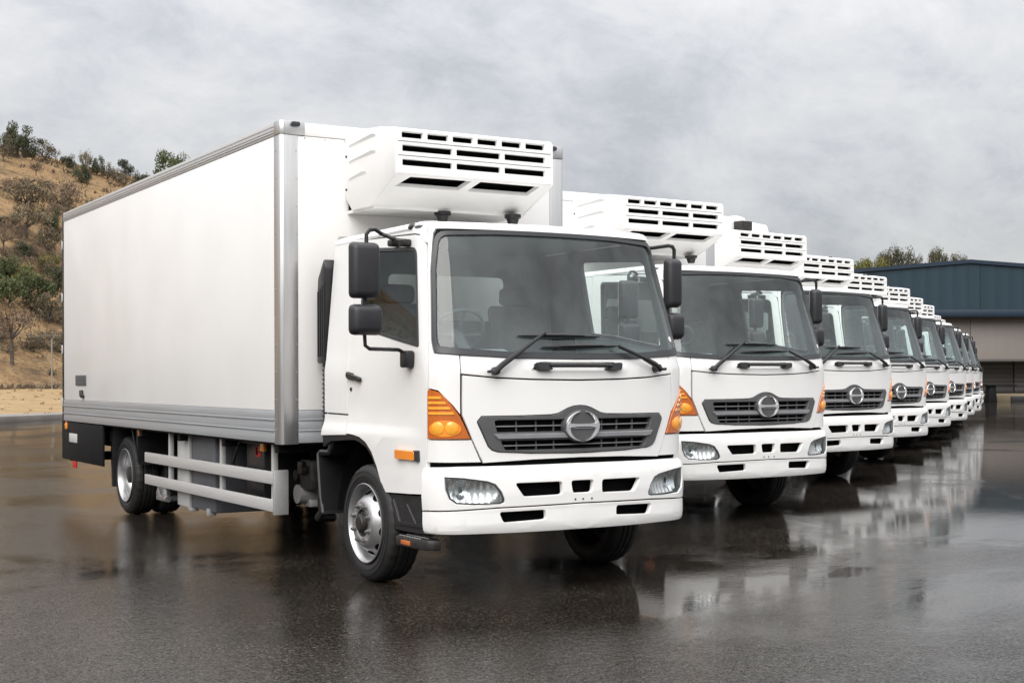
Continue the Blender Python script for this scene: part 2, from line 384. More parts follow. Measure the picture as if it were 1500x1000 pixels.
    emb_hole = [(.137 * math.cos(t * math.pi / 16), 1.045 + .106 * math.sin(t * math.pi / 16)) for t in range(32)]
    up = rpoly([(-.615, 1.088), (.615, 1.088), (.60, 1.014), (-.60, 1.014)], .012); lo = rpoly([(-.575, .958), (.575, .958), (.545, .899), (-.545, .899)], .012)
    gr = panel(grille_outline, cabsurf, [up, lo], off=.012, depth=.05, bev=.012).build('grille', MT['grille'], front)
    mb = panel([(-.63, 1.004), (.63, 1.004), (.60, .968), (-.60, .968)], cabsurf, off=.024, depth=.03, bev=.012); mb.build('grille_bar', MT['grille_bar'], front)
    for zc, hw_ in ((1.051, .612), (.927, .56)):
        panel([(-hw_, zc - .004), (hw_, zc - .004), (hw_, zc + .004), (-hw_, zc + .004)], cabsurf, off=-.008, depth=.02, bev=.002).build('grille_slat', MT['grille_bar'], front)
    mb = MB()
    for x in (-.46, -.32, -.19, .19, .32, .46):
        for a, b in ((1.014, 1.088), (.899, .958)):
            panel([(x - .004, a), (x + .004, a), (x + .004, b), (x - .004, b)], cabsurf, off=-.014, depth=.015, bev=.001, into=mb, cuts=([], []))
    tag(mb.build('grille_mesh', MT['grille'], front), kind='stuff')
    mb = panel(rpoly([(-.70, .88), (.70, .88), (.70, 1.15), (-.70, 1.15)], .03), cabsurf, off=-.028, depth=.004, bev=.001); mb.build('grille_back', MT['void'], front)
    panel(emb_hole, cabsurf, off=.034, depth=.05, bev=.006, cuts=([], [])).build('emblem_plate', MT['grille'], front)
    em = MB()
    for g in (1, -1):
        o_, i_ = [], []
        for k in range(25):
            t = rad(-80 + 160 * k / 24); th = .007 + .019 * math.cos(t) ** 2
            o_.append((g * .131 * math.cos(t), 1.045 + .100 * math.sin(t)))
            i_.append((g * (.131 - th * 1.3) * math.cos(t), 1.045 + (.100 - th) * math.sin(t)))
        lp = o_ + i_[::-1]
        panel(lp if g > 0 else lp[::-1], cabsurf, off=.048, depth=.016, bev=.007, into=em, cuts=([], []))
    bar = [(-.122, 1.028), (-.10, 1.034), (-.05, 1.040), (.05, 1.040), (.10, 1.034), (.122, 1.028), (.125, 1.045), (.112, 1.076), (.092, 1.065), (.05, 1.061), (-.05, 1.061), (-.092, 1.065), (-.112, 1.076), (-.125, 1.045)]
    panel(bar, cabsurf, off=.050, depth=.018, bev=.004, into=em, cuts=([], []))
    panel([(-.10, 1.024), (-.06, 1.034), (.06, 1.034), (.10, 1.024), (.06, 1.030), (-.06, 1.030)], cabsurf, off=.043, depth=.012, bev=.001, into=em, cuts=([], []))
    em.build('emblem', MT['chrome'], front)
    gh = MB()
    gh.tube([cabsurf(s, 1.430, .035) for s in (-.24, -.1, 0, .1, .24)], .0135, 8)
    for g in (1, -1):
        pts = [(.215, 1.412), (.25, 1.407), (.325, 1.411), (.34, 1.445), (.325, 1.452), (.235, 1.449)]
        panel(rpoly(pts if g > 0 else mir(pts), .008), cabsurf, off=.038, depth=.06, bev=.008, into=gh, cuts=([], []))
    gh.build('grab_handle', MT['black'], root)
    # ---- windscreen
    gl_out = rpoly([(-.965, 1.56), (-.5, 1.528), (0, 1.522), (.5, 1.528), (.965, 1.56), (.975, 1.62), (.95, 2.07), (.915, 2.278), (.5, 2.292), (0, 2.294), (-.5, 2.292), (-.915, 2.278), (-.95, 2.07), (-.975, 1.62)],
                   [.05, 0, 0, 0, .05, .03, 0, .06, 0, 0, 0, .06, 0, .03])
    ws = panel(gl_out, cabsurf, off=-.004, depth=.004, bev=.001).build('windscreen', MT['glass'], root)
    panel(seal_out, cabsurf, [gl_out], off=.010, depth=.045, bev=.008).build('windscreen_seal', MT['seal'], ws)
    st = [(.915 + .017 * math.cos(t * math.pi / 8), 1.625 + .02 * math.sin(t * math.pi / 8)) for t in range(16)]
    panel(st, cabsurf, off=.002, depth=.004, bev=.0005, cuts=([], [])).build('sticker', MT['sticker'], ws)
    # ---- wipers
    for piv, elb, b0, b1 in (((-.615, 1.405), (-.247, 1.64), (-.43, 1.628), (.197, 1.628)), ((.66, 1.419), (.322, 1.556), (-.271, 1.553), (.344, 1.568))):
        wr = MB(); P = lambda q, o: cabsurf(q[0], q[1], o)
        L_ = lambda a, b, t: (a[0] + (b[0] - a[0]) * t, a[1] + (b[1] - a[1]) * t)
        wr.tube([P(piv, 0), P(piv, .05)], .026, 10); wr.tube([P(L_(piv, elb, t), .045 + .01 * math.sin(3 * t)) for t in (-.05, .12, .4, .45, 1)], [.020, .020, .017, .014, .012], 8)
        sd_ = -1 if piv[0] < 0 else 1
        wr.tube([P((piv[0] + sd_ * .05, piv[1] - .005), .045), P(piv, .045)], .006, 6); wr.tube([P((piv[0] + sd_ * .05, piv[1] - .005), .03), P((piv[0] + sd_ * .05, piv[1] - .005), .06)], .010, 8)
        o = wr.build('wiper', MT['black'], root)
        wb = MB(); wb.tube([P(L_(b0, b1, t), .014) for t in (0, .1, .25, .4, .5, .6, .75, .9, 1)], [.005, .011, .013, .016, .019, .016, .013, .011, .005], 6)
        wb.tube([P(L_(b0, b1, t), .034) for t in (.22, .42, .5, .58, .78)], [.004, .009, .013, .009, .004], 6)
        wb.build('wiper_blade', MT['black'], o)
    # ---- bumper with lamps
    HLo = [(.948, .738), (.84, .729), (.74, .714), (.68, .705), (.63, .686), (.592, .64), (.570, .592), (.574, .570), (.60, .561), (.76, .560), (.885, .568), (.926, .600), (.945, .66)]
    slots = [[(-.494, .689), (-.158, .690), (-.156, .606), (-.435, .602)], [(-.088, .692), (.088, .692), (.076, .612), (-.076, .612)], [(.158, .690), (.494, .689), (.435, .602), (.156, .606)]]
    lsl = [[(-.606, .508), (-.282, .513), (-.278, .452), (-.576, .441)], [(.282, .513), (.606, .508), (.576, .441), (.278, .452)]]
    top = [(1.105, .793), (.85, .800), (.5, .800), (0, .803), (-.5, .800), (-.85, .800), (-1.105, .793)]
    ub = [(-1.105, .522), (-.6, .540), (0, .548), (.6, .540), (1.105, .522)] + top
    bp = panel(ub, bumpersurf, [rpoly(h, .022) for h in slots] + [mir(HLo)[::-1], HLo], depth=.035, bev=.007, off=0).build('bumper', W, root)
    lb = [(-1.10, .375), (-.5, .372), (0, .374), (.5, .372), (1.10, .375), (1.105, .514), (.6, .532), (0, .540), (-.6, .532), (-1.105, .514)]
    panel(lb, bumpersurf, [rpoly(h, .02) for h in lsl], depth=.03, bev=.006).build('bumper_skirt', W, bp)
    panel([(-1.08, .40), (1.08, .40), (1.08, .80), (-1.08, .80)], bumpersurf, off=-.085, depth=.006, bev=.001).build('bumper_back', MT['void'], bp)
    bl = MB()
    for s in (-.06, .0, .07): bl.tube([bumpersurf(s, .572, -.002), bumpersurf(s, .572, .004)], .006, 8)
    tag(bl.build('plate_bolt', MT['black'], bp), kind='stuff')
    for g in (1, -1):
        mm = (lambda p: p) if g > 0 else mir
        hl = MB()
        big = mm([(a * 1.0 + (a - .77) * .03, b + (b - .65) * .04) for a, b in HLo])
        def bowl(s, z, off=0., g=g):
            a = abs(s); d1 = math.hypot((a - .80) / .20, (z - .645) / .10); d2 = math.hypot((a - .85) / .06, (z - .65) / .06)
            dep = -.022 - .045 * max(0, 1 - d1 * d1) - .025 * max(0, 1 - d2 * d2) - .003 * math.sin(a * 150)
            return bumpersurf(s, z, off + dep)
        cut = ([g * (.57 + .0135 * k) for k in range(1, 28)], [.56 + .013 * k for k in range(1, 14)])
        panel(big, bowl, off=0, depth=.004, bev=.001, into=hl, cuts=cut)
        h = hl.build('headlight', MT['reflector'], root, ang=25)
        for cs_, r in ((.85, .024),):
            q = MB(); c0 = bumpersurf(g * cs_, .64, -.075); c1 = bumpersurf(g * cs_, .64, -.03); q.tube([c0, c0.lerp(c1, .6), c1], [r, r, r * .6], 12); q.build('bulb', MT['lens'], h)
        panel(mm(HLo), bumpersurf, off=-.006, depth=.004, bev=.001).build('headlight_lens', MT['lens'], h)
        rim = [(.77 + (a - .77) * .94, .648 + (b - .648) * .90) for a, b in HLo]
        panel(mm(HLo), bumpersurf, [mm(rim)], off=-.008, depth=.03, bev=.002, cuts=([], [])).build('headlight_rim', MT['seal'], h)
        # turn signal
        tso = [(1.066, .974), (1.058, 1.288), (.986, 1.274), (.935, 1.238), (.889, 1.182), (.842, 1.118), (.776, .974)]
        ts = panel(mm(rpoly(tso, .008)), cabsurf, off=.006, depth=.05, bev=.008, cuts=([g * (.80 + .043 * k) for k in range(7)], [1.021, 1.083, 1.153, 1.221])).build('turn_signal', MT['amber_dark'], root)
        edge = lambda z: 1.0 - (0 if z > 1.28 else (.986 + (1.274 - z) * -.62 if z > 1.118 else .842 - (1.118 - z) * .46)) * 0
        def inner(z):
            pts = [(1.274, .986), (1.238, .935), (1.182, .889), (1.118, .842), (.974, .776)]
            for (za, sa), (zb, sb) in zip(pts, pts[1:]):
                if zb <= z <= za: return sa + (sb - sa) * (za - z) / (za - zb)
            return .99
        for zc in (1.236, 1.203, 1.170, 1.137):
            i0 = inner(zc + .006) + .018
            panel(mm([(i0 + .0, zc - .008), (1.048, zc - .008), (1.048, zc + .008), (i0 + .008, zc + .008)]), cabsurf, off=.012, depth=.02, bev=.003).build('lens_rib', MT['amber_bright'], ts)
        el = [(g * .943 + .106 * math.cos(t * math.pi / 14), 1.040 + .052 * math.sin(t * math.pi / 14)) for t in range(28)]
        panel(el, cabsurf, off=.009, depth=.02, bev=.003, cuts=([g * (.85 + .04 * k) for k in range(5)], [])).build('lens_field', MT['amber'], ts)
        for cs_, r in ((.985, .040), (.898, .040)):
            el = [(g * cs_ + r * math.cos(t * math.pi / 12), 1.045 + r * 1.02 * math.sin(t * math.pi / 12)) for t in range(24)]
            def dome(s, z, off=0., cs_=cs_, r=r, g=g):
                d = math.hypot(s - g * cs_, z - 1.045) / r; return cabsurf(s, z, off + .006 * max(0, 1 - d * d))
            panel(el, dome, off=.012, depth=.02, bev=.002, cuts=([g * cs_ + r * k / 4 for k in range(-3, 4)], [1.045 + r * k / 4 for k in range(-3, 4)])).build('lens_bowl', MT['amber_bright'], ts)
        # side repeater
        so = panel(mm(rpoly([(1.20, .832), (1.43, .880) if 0 else (1.43, .836), (1.43, .90), (1.20, .894)], .015)), cabsurf, off=.025, depth=.05, bev=.008, cuts=([], [])).build('side_repeater', MT['amber'], root)
        panel(mm([(1.17, .828), (1.215, .829), (1.215, .898), (1.17, .897)]), cabsurf, off=.022, depth=.04, bev=.006, cuts=([], [])).build('repeater_base', MT['seal'], so)
        # ---- door
        win = rpoly([(1.150, 1.556), (1.45, 1.603), (1.75, 1.652), (2.075, 1.682), (2.10, 2.268), (1.75, 2.252), (1.102, 2.212)], [.03, 0, 0, .03, .05, 0, .06])
        dout = [(1.104, .618), (1.655, .60), (1.70, .66), (1.76, .765), (1.835, .862), (1.92, .922), (2.02, .955), (2.13, .968), (2.252, .974), (2.255, 1.3), (2.255, 2.332), (2.06, 2.330), (1.13, 2.300), (1.06, 2.29), (1.016, 2.23), (1.013, 2.16), (1.042, 1.60), (1.053, 1.52), (1.063, 1.296), (1.075, .97), (1.093, .83)]
        dr = panel(mm(dout), cabsurf, [mm(win)], off=.0, depth=.03).build('door', W, root)
        wi = [(1.6 + (a - 1.6) * .955, 1.92 + (b - 1.92) * .925) for a, b in win]
        panel(mm(win), cabsurf, [mm(wi)], off=.003, depth=.03, bev=.004).build('window_seal', MT['seal'], dr)
        panel(mm(win), cabsurf, off=-.014, depth=.004, bev=.001).build('door_window', MT['side_glass'], dr)
        inn = panel(mm([(1.12, 1.03), (2.25, 1.03), (2.25, 1.70), (1.75, 1.645), (1.15, 1.55)]), cabsurf, off=-.05, depth=.01, bev=.002); inn.build('door_lining', MT['cab_grey'], dr)
        hd = MB()
        panel(mm(rpoly([(2.02, 1.334), (2.24, 1.366), (2.24, 1.402), (2.02, 1.365)], .012)), cabsurf, off=.028, depth=.022, bev=.006, into=hd, cuts=([], []))
        panel(mm(rpoly([(2.16, 1.345), (2.26, 1.358), (2.26, 1.408), (2.16, 1.395)], .012)), cabsurf, off=.014, depth=.02, bev=.004, into=hd, cuts=([], []))
        hd.build('door_handle', MT['black'], dr)
        kl = MB(); kl.tube([cabsurf(g * 2.20, 1.283, -.005), cabsurf(g * 2.20, 1.283, .006)], .014, 10); kl.build('key_lock', MT['black'], dr)
        # black arch lip, inner arch and step
        lip = MB()
        arc = [(1.655, .602), (1.70, .662), (1.76, .767), (1.835, .864), (1.92, .924), (2.02, .957), (2.13, .970), (2.26, .970), (2.69, .948)]
        lipo = arc + [(2.69, .86), (2.55, .905), (2.25, .925), (2.13, .93), (2.04, .915), (1.94, .885), (1.86, .83), (1.79, .74), (1.74, .66), (1.70, .585)]
        panel(mm(lipo[::-1]), cabsurf, off=-.012, depth=.05, bev=.005, into=lip, cuts=([], []))
        lip.build('arch_lip', MT['black'], cab_o)
        ar = MB(); vs = []; fs = []
        for k in range(15):
            a = rad(8 + 168 * k / 14); y = -1.0 - .56 * math.cos(a); z = .37 + .57 * math.sin(a)
            vs += [(g * .985, y, z), (g * .62, y, z), (g * .62, y, .95)]
        for k in range(14): fs += [(3 * k, 3 * k + 3, 3 * k + 4, 3 * k + 1), (3 * k + 1, 3 * k + 4, 3 * k + 5, 3 * k + 2)]
        ar.add(vs, fs); ar.build('arch_liner', MT['under'], cab_o)
        fl = MB(); fl.prism([(-.19, .36), (-.17, .38), (-.135, .70), (-.12, .79), (-.30, .80), (-.42, .93), (-.36, .94), (-.27, .835), (-.10, .83), (-.085, .78), (-.12, .5), (-.15, .36)], g * .99, g * .62, 'x', .006)
        mgo = fl.build('mudguard', MT['under'], root)
        es = MB(); es.tube([(g * .985, y_, z_) for y_, z_ in ((-.17, .37), (-.135, .50), (-.10, .72), (-.09, .80), (-.125, .822), (-.27, .825), (-.36, .93))], [.010, .014, .016, .014, .012, .012, .010], 6); es.build('guard_edge', MT['grille'], mgo)
        stp = MB()
        panel(mm([(1.104, .36), (1.56, .36), (1.655, .592), (1.098, .608)]), cabsurf, off=-.018, depth=.04, bev=.006, into=stp)
        panel(mm([(1.16, .40), (1.47, .40), (1.56, .545), (1.53, .565), (1.44, .425), (1.16, .425)]), cabsurf, off=-.004, depth=.03, bev=.005, into=stp)
        panel(mm([(1.24, .42), (1.29, .42), (1.38, .545), (1.34, .545)]), cabsurf, off=-.006, depth=.03, bev=.005, into=stp)
        sp = stp.build('step_panel', MT['black'], root)
        if g < 0:
            tr = MB(); tr.prism([(g * 1.045, -1.50), (g * 1.045, -1.80), (g * 1.015, -1.895), (g * .98, -1.925), (g * .93, -1.93), (g * .80, -1.50)], .272, .338, 'z', .014); tr.build('step_tread', MT['dark_metal'], sp)
            tb = MB()
            for k in range(9):
                for j in range(4): tb.tube([(g * (1.02 - .055 * j), -1.53 - .035 * k, .336), (g * (1.02 - .055 * j), -1.53 - .035 * k, .342)], .008, 6)
            tag(tb.build('tread_stud', MT['alu_dull'], sp), kind='stuff')
            rf = MB(); rf.box((g * 1.043, -1.72, .288), (g * 1.05, -1.59, .318), .003); rf.build('reflector', MT['amber_dark'], sp)
        # marker lamps on the roof edge
        for s_, m_ in ((1.185, 'seal'), (1.075, 'lens')) if g < 0 else ():
            q = MB(); c = cabsurf(g * s_, 2.356, .0); t = (cabsurf(g * (s_ + .01), 2.35) - cabsurf(g * (s_ - .01), 2.35)).normalized(); nn = Vector((t.y, -t.x, 0)) 
            q.tube([c - t * .045 + nn * .006, c - t * .03 + nn * .014, c + nn * .018, c + t * .03 + nn * .014, c + t * .045 + nn * .006], [.008, .023, .028, .023, .008], 8)
            lm = q.build('roof_lamp', MT[m_] if m_ == 'seal' else MT['chrome'], cab_o)
        # ---- mirrors
        ax, ay = (1.39, -1.75) if g < 0 else (1.05, -1.70)
        mr = MB()
        def head(x0, x1, y0, y1, z0, z1, b, mbx):
            q = [(x0, y1, z0), (x1, y1, z0), (x1, y1, z1), (x0, y1, z1)]; k = .018
            vs = [(x0 + k, y0, z0 + k), (x1 - k, y0, z0 + k), (x1 - k, y0, z1 - k), (x0 + k, y0, z1 - k)] + q
            mbx.poly(vs, [(3, 2, 1, 0), (4, 5, 6, 7), (0, 1, 5, 4), (1, 2, 6, 5), (2, 3, 7, 6), (3, 0, 4, 7)], b, seg=3)
        wd = .108 if g < 0 else .075
        X0, X1 = g * ax - wd, g * ax + wd
        arm = MB()
        topa = [(g * ax - g * .03, ay, 2.18), (g * ax - g * .03, ay, 2.262), (g * ax - g * .055, ay, 2.292), (g * ax - g * .09, ay, 2.296), (g * ax - g * .13, ay, 2.272)] if g < 0 else [(1.09, ay, 2.18), (1.09, ay, 2.275), (1.075, ay, 2.298), (1.04, ay, 2.303)]
        at1 = cabsurf(g * 1.42, 2.275, .03); at2 = cabsurf(g * 1.22, 2.262, .03)
        arm.tube(topa + [at1 + Vector((0, 0, .012)), at2], .0135, 8)
        brs = []
        for q in (at1, at2): b_ = MB(); b_.box((q.x - .035, q.y - .04, q.z - .038), (q.x + .03, q.y + .04, q.z + .008), .012); brs.append(b_)
        lowa = [(g * ax - g * .015, ay, 1.64), (g * ax - g * .02, ay, 1.565), (g * ax - g * .05, ay, 1.545), cabsurf(g * 1.27, 1.535, .09), cabsurf(g * 1.27, 1.52, .05)]
        low_ = MB(); low_.tube(lowa, .0125, 8); pin = MB(); pin.tube([(g * ax - g * .02, ay + .0, 1.80), (g * ax - g * .02, ay, 1.88)], .016, 8)
        q = cabsurf(g * 1.27, 1.49, .03); b_ = MB(); b_.box((q.x - .035, q.y - .055, q.z - .065), (q.x + .03, q.y + .045, q.z + .045), .014); brs.append(b_)
        ao = arm.build('mirror_arm', MT['black'], root); low_.build('lower_arm', MT['black'], ao); pin.build('mirror_pin', MT['black'], ao)
        for b_ in brs: b_.build('mirror_bracket', MT['black'], ao)
        hb = MB(); head(X0, X1, ay - .085, ay, 1.85, 2.215, .034, hb); hb.build('mirror_head', MT['mirror_black'], ao)
        hb = MB(); head(X0 - .004, X1 + .012, ay - .10, ay - .005, 1.622, 1.828, .036, hb); hb.build('mirror_head', MT['mirror_black'], ao)
        gm = MB(); gm.box((X0 + .02, ay + .0005, 1.875), (X1 - .02, ay + .004, 2.19)); gm.box((X0 + .018, ay - .0045, 1.645), (X1 - .01, ay - .001, 1.805)); gm.build('mirror_glass', MT['chrome'], ao)
    # ---- interior
    it = MB()
    pts = [cabsurf(s, 1.3, -.08) for s in [k * .1 for k in range(-9, 10)]]
    poly = [(p.x, p.y) for p in pts]; poly += [(.9, -1.50), (.3, -1.50), (-.15, -1.50), (-.2, -1.56), (-.9, -1.56)]
    it.prism(poly, 1.10, 1.475, 'z', .02); it.box((-.92, -1.78, 1.42), (-.30, -1.50, 1.55), .05)
    dsh = it.build('dashboard', MT['cab_grey'], cab_o)
    fl = MB(); fl.box((-.86, -1.84, .97), (.86, -.29, 1.02)); fl.box((-.45, -1.4, 1.02), (.45, -.29, 1.12)); fl.build('cab_floor', MT['cab_dark'], cab_o)
    rl = MB(); rl.box((-.84, -1.70, 2.325), (.84, -.30, 2.345)); rl.build('roof_lining', MT['cab_grey'], cab_o)
    for x in (-.5, .5):
        st = MB(); st.box((x - .25, -1.12, 1.18), (x + .25, -.62, 1.36), .05)
        st.prism([(-.66, 1.34), (-.55, 1.34), (-.42, 1.90), (-.50, 1.92)], x - .25, x + .25, 'x', .045); st.box((x - .13, -.49, 1.91), (x + .13, -.40, 2.05), .04); st.build('seat', MT['seat'], cab_o)
    sw = MB(); c = Vector((-.55, -1.42, 1.66)); ax_ = Vector((0, .75, .66)).normalized(); u_ = Vector((1, 0, 0)); v_ = ax_.cross(u_)
    ring = [c + (u_ * math.cos(t * math.pi / 16) + v_ * math.sin(t * math.pi / 16)) * .205 for t in range(33)]
    sw.tube(ring, .014, 7, caps=False)
    for t in (0, math.pi * .5, math.pi): sw.tube([c - ax_ * .03, c + (u_ * math.cos(t) + v_ * math.sin(t)) * .205 * (1 if t != math.pi * .5 else -1)], .012, 6)
    sw.tube([c - ax_ * .3, c], [.04, .05], 10); sw.build('steering_wheel', MT['cab_dark'], cab_o)
    # ---- snorkel behind the cab
    sn = MB(); sn.prism([(-.235, 2.17), (-.20, 2.24), (-.09, 2.10), (-.07, 1.95), (-.07, 1.47), (-.235, 1.47)], -.99, -.74, 'x', .015)
    for k in range(4): sn.box((-.996, -.218 + k * .036, 1.52), (-.988, -.206 + k * .036, 2.06 - .02 * k))
    sno = sn.build('air_intake', MT['black'], root)
    bl = MB(); bl.tube([(-.90, -.14, 1.0 + .47 * k / 28) for k in range(29)], [.072 if k % 2 else .060 for k in range(29)], 14); bl.build('intake_bellows', MT['black'], sno)
    # ---- wheels
    def wheel(x, y, g, front, dual=False):
        c = (x, y, .37); n = 96; w = .115
        t = MB(); prof = [(.262, -w + .02), (.275, -w + .005), (.30, -w - .006), (.335, -w - .01), (.365, -w - .002), (.388, -w + .012), (.398, -w + .03), (.400, -.052), (.390, -.046), (.390, -.038), (.400, -.032), (.401, -.008), (.391, -.004),
                (.391, .004), (.401, .008), (.400, .032), (.390, .038), (.390, .046), (.400, .052), (.398, w - .03), (.388, w - .012), (.365, w + .002), (.335, w + .01), (.30, w + .006), (.275, w - .005), (.262, w - .02)]
        m = len(prof); vs = []; fs = []
        for k in range(n):
            a = 2 * math.pi * k / n
            for r, px in prof:
                rr = r - (.006 if (k % 3 == 0 and r > .386 and abs(px) > .05) else 0)
                vs.append((c[0] + g * px, c[1] + rr * math.cos(a), c[2] + rr * math.sin(a)))
        for k in range(n):
            for i in range(m - 1): fs.append((k * m + i, k * m + i + 1, ((k + 1) % n) * m + i + 1, ((k + 1) % n) * m + i))
        t.add(vs, fs)
        wo = t.build('wheel', MT['rubber'], root, ang=28)
        sw_ = MB(); 
        for (ra, rb) in ((.318, .322), (.352, .355)): sw_.lathe([(ra, w + .0085), (ra, w + .012), (rb, w + .012), (rb, w + .0085)], c, 64, sgn=g)
        sw_.build('tyre_ring', MT['rubber'], wo)
        rim = MB()
        if front: pr = [(.262, w - .03), (.272, w + .004), (.274, w + .012), (.268, w + .015), (.262, w + .008), (.250, w - .012), (.243, w - .04), (.240, w - .06), (.226, w - .062), (.215, w - .045), (.190, w - .008), (.165, w + .022), (.152, w + .032), (.142, w + .034), (.100, w + .034), (.094, w + .030), (.092, w + .0)]
        else: pr = [(.262, w - .03), (.272, w + .004), (.274, w + .012), (.268, w + .015), (.262, w + .008), (.250, w - .012), (.245, w - .05), (.238, w - .055), (.232, w - .10), (.222, w - .115), (.19, w - .125), (.15, w - .15), (.10, w - .15), (.09, w - .145)]
        rim.lathe(pr, c, 64, sgn=g); ro = rim.build('rim', MT['steel'], wo)
        for k in range(10):
            hole = MB()
            a = 2 * math.pi * (k + .35) / 10; R_, px = (.203, w - .026) if front else (.205, w - .119)
            ct = Vector((c[0] + g * px, c[1] + R_ * math.cos(a), c[2] + R_ * math.sin(a)))
            rd = Vector((0, math.cos(a), math.sin(a))); tg = Vector((0, -math.sin(a), math.cos(a)))
            sl = (rd * .55 - Vector((g, 0, 0)) * .83).normalized() if front else rd
            nn = sl.cross(tg).normalized(); nn = nn if nn.x * g > 0 else -nn
            vs = [ct + nn * .003 + tg * .030 * math.cos(j * math.pi / 8) + sl * .022 * math.sin(j * math.pi / 8) for j in range(16)]
            hole.add(vs + [v - nn * .01 for v in vs], [tuple(range(16))] + [(j, (j + 1) % 16, 16 + (j + 1) % 16, 16 + j) for j in range(16)])
            hole.build('rim_hole_shade', MT['void'], wo)  # black disc on the rim, standing in for the shade inside a hole
        hub = MB()
        if front: hub.lathe([(.097, w + .005), (.090, w + .012), (.082, w + .02), (.070, w + .026), (.066, w + .045), (.055, w + .050), (.050, w + .058), (.03, w + .062), (.001, w + .062)], c, 28, sgn=g)
        else: hub.lathe([(.10, w - .15), (.085, w - .10), (.082, w - .03), (.06, w - .02), (.001, w - .02)], c, 28, sgn=g)
        hub.build('hub', MT['dark_metal'], wo)
        for k in range(8):
            a = 2 * math.pi * (k + .5) / 8; px = w + .034 if front else w - .15
            q = Vector((c[0] + g * px, c[1] + .122 * math.cos(a), c[2] + .122 * math.sin(a)))
            nb = MB(); e = Vector((g, 0, 0)); nb.tube([q - e * .004, q + e * .006], .020, 12); nb.tube([q + e * .006, q + e * .020], .0155, 6); nb.tube([q + e * .020, q + e * .029], .009, 8); nb.build('wheel_nut', MT['nut'], wo)
        return wo
    for g in (1, -1):
        wheel(g * .905, -1.0, g, True)
        wheel(g * .995, 4.65, g, False)
        wheel(g * .715, 4.65, g, False)
    # ---- chassis
    ch = MB()
    for g in (1, -1):
        ch.box((g * .37, -1.85, .58), (g * .43, 6.6, .80))
        ch.prism([(-1.9, .50), (-.1, .50), (-.1, .56), (-1.9, .56)], g * .46, g * .54, 'x')
        ch.prism([(3.85, .60), (4.65, .50), (5.45, .60), (5.45, .65), (4.65, .56), (3.85, .65)], g * .47, g * .55, 'x')
    ch.tube([(-.9, -1.0, .36), (.9, -1.0, .36)], .06, 10); ch.tube([(-.95, 4.65, .37), (.95, 4.65, .37)], .085, 12)
    ch.tube([(-.0, 4.40, .37), (0, 4.75, .37)], [.15, .2], 14); ch.tube([(0, .6, .55), (0, 4.5, .42)], .05, 10)
    ch.box((-.33, -1.75, .42), (.33, -.35, .96), .04); ch.box((-.24, -.35, .40), (.24, .55, .75), .05)
    for y in (0.2, 1.4, 2.6, 3.8, 5.3, 6.4): ch.box((-1.2, y - .035, .80), (1.2, y + .035, .872))
    ch.box((-1.22, .02, .862), (1.22, 6.76, .874))
    ch.box((-.95, -1.90, .42), (.95, -1.82, .60), .01)
    ch.build('chassis', MT['under'], root)
    # gearbox-side fittings seen behind the front wheel
    fit = MB(); fit.tube([(-.93, .47, .46), (-.74, .47, .46)], .075, 14); fit.box((-.86, .38, .36), (-.70, .56, .42), .01)
    fit.build('air_reservoir', MT['alu_dull'], root)
    fit = MB(); fit.box((-.92, .22, .50), (-.62, .46, .74), .03); fit.box((-.95, .33, .62), (-.92, .42, .72), .008)
    fit.tube([(-.93, .30, .66), (-.97, .30, .66)], .035, 10); fit.box((-.88, .0, .34), (-.58, .22, .68), .04); fit.tube([(-.9, .58, .60), (-.62, .58, .60)], .045, 10)
    fit.tube([(-.86, .1, .36), (-.86, .2, .30), (-.70, .3, .28)], .035, 8); fit.build('valve_block', MT['dark_metal'], root)
    # ---- cargo box
    bx = MB(); ZB, ZT, ZC, LB = .875, 3.263, 3.166, 6.78
    bx.box((-1.238, .012, ZB + .004), (1.238, LB, ZT - .008)); box = bx.build('cargo_box', MT['panel'], root)
    for g in (1, -1):
        sp = MB(); sp.box((g * 1.237, .112, 1.124), (g * 1.246, 6.735, ZC - .004), .002); sp.build('side_wall', MT['panel'], box)
        cr = MB(); cr.box((g * 1.236, .10, ZC), (g * 1.251, LB + .01, ZT - .002), .004)
        for k, z in enumerate((3.186, 3.206, 3.232)): cr.box((g * 1.250, .10, z), (g * (1.256 - .001 * k), LB + .01, z + (.006 if k < 2 else .012)), .0015)
        cr.box((g * 1.14, .04, ZT - .012), (g * 1.250, LB + .01, ZT), .003); cr.build('roof_rail', MT['alu'], box)
        sk = MB()
        for z0, z1 in ((.880, .966), (.974, 1.047), (1.055, 1.120)): sk.box((g * 1.236, .112, z0), (g * 1.252, 6.738, z1), .003)
        for z in (.966, 1.047): sk.box((g * 1.236, .112, z), (g * 1.262, 6.738, z + .010), .002)
        sk.build('side_skirt', MT['skirt'], box)
        po = MB()
        L2 = [(1.25, .115), (1.25, .028), (1.243, .010), (1.222, -.004), (1.108, -.004), (1.108, .02), (1.22, .03), (1.22, .115)]
        po.prism([(g * a, b) for a, b in L2], ZB - .004, ZC - .003, 'z', .0015); po.build('corner_post', MT['alu_post'], box)
        cc = MB(); L3 = [(1.256, .10), (1.256, .03), (1.246, .008), (1.222, -.009), (1.055, -.009), (1.055, .02), (1.2, .03), (1.2, .10)]
        cc.prism([(g * a, b) for a, b in L3], ZC, ZT + .003, 'z', .002); cc.build('corner_cap', MT['plastic_white'] if 0 else MT['alu_post'], box)
        ml = MB(); ml.prism(rpoly([(g * 1.165, 3.228), (g * 1.095, 3.228), (g * 1.095, 3.262), (g * 1.165, 3.262)], .016), -.028, -.009, 'y', .005)
        mo = ml.build('marker_lamp', MT['seal'], box)
        rp = MB(); rp.box((g * 1.232, 6.738, ZB - .01), (g * 1.254, LB + .012, ZT), .004); rp.build('rear_post', MT['dark_metal'], box)
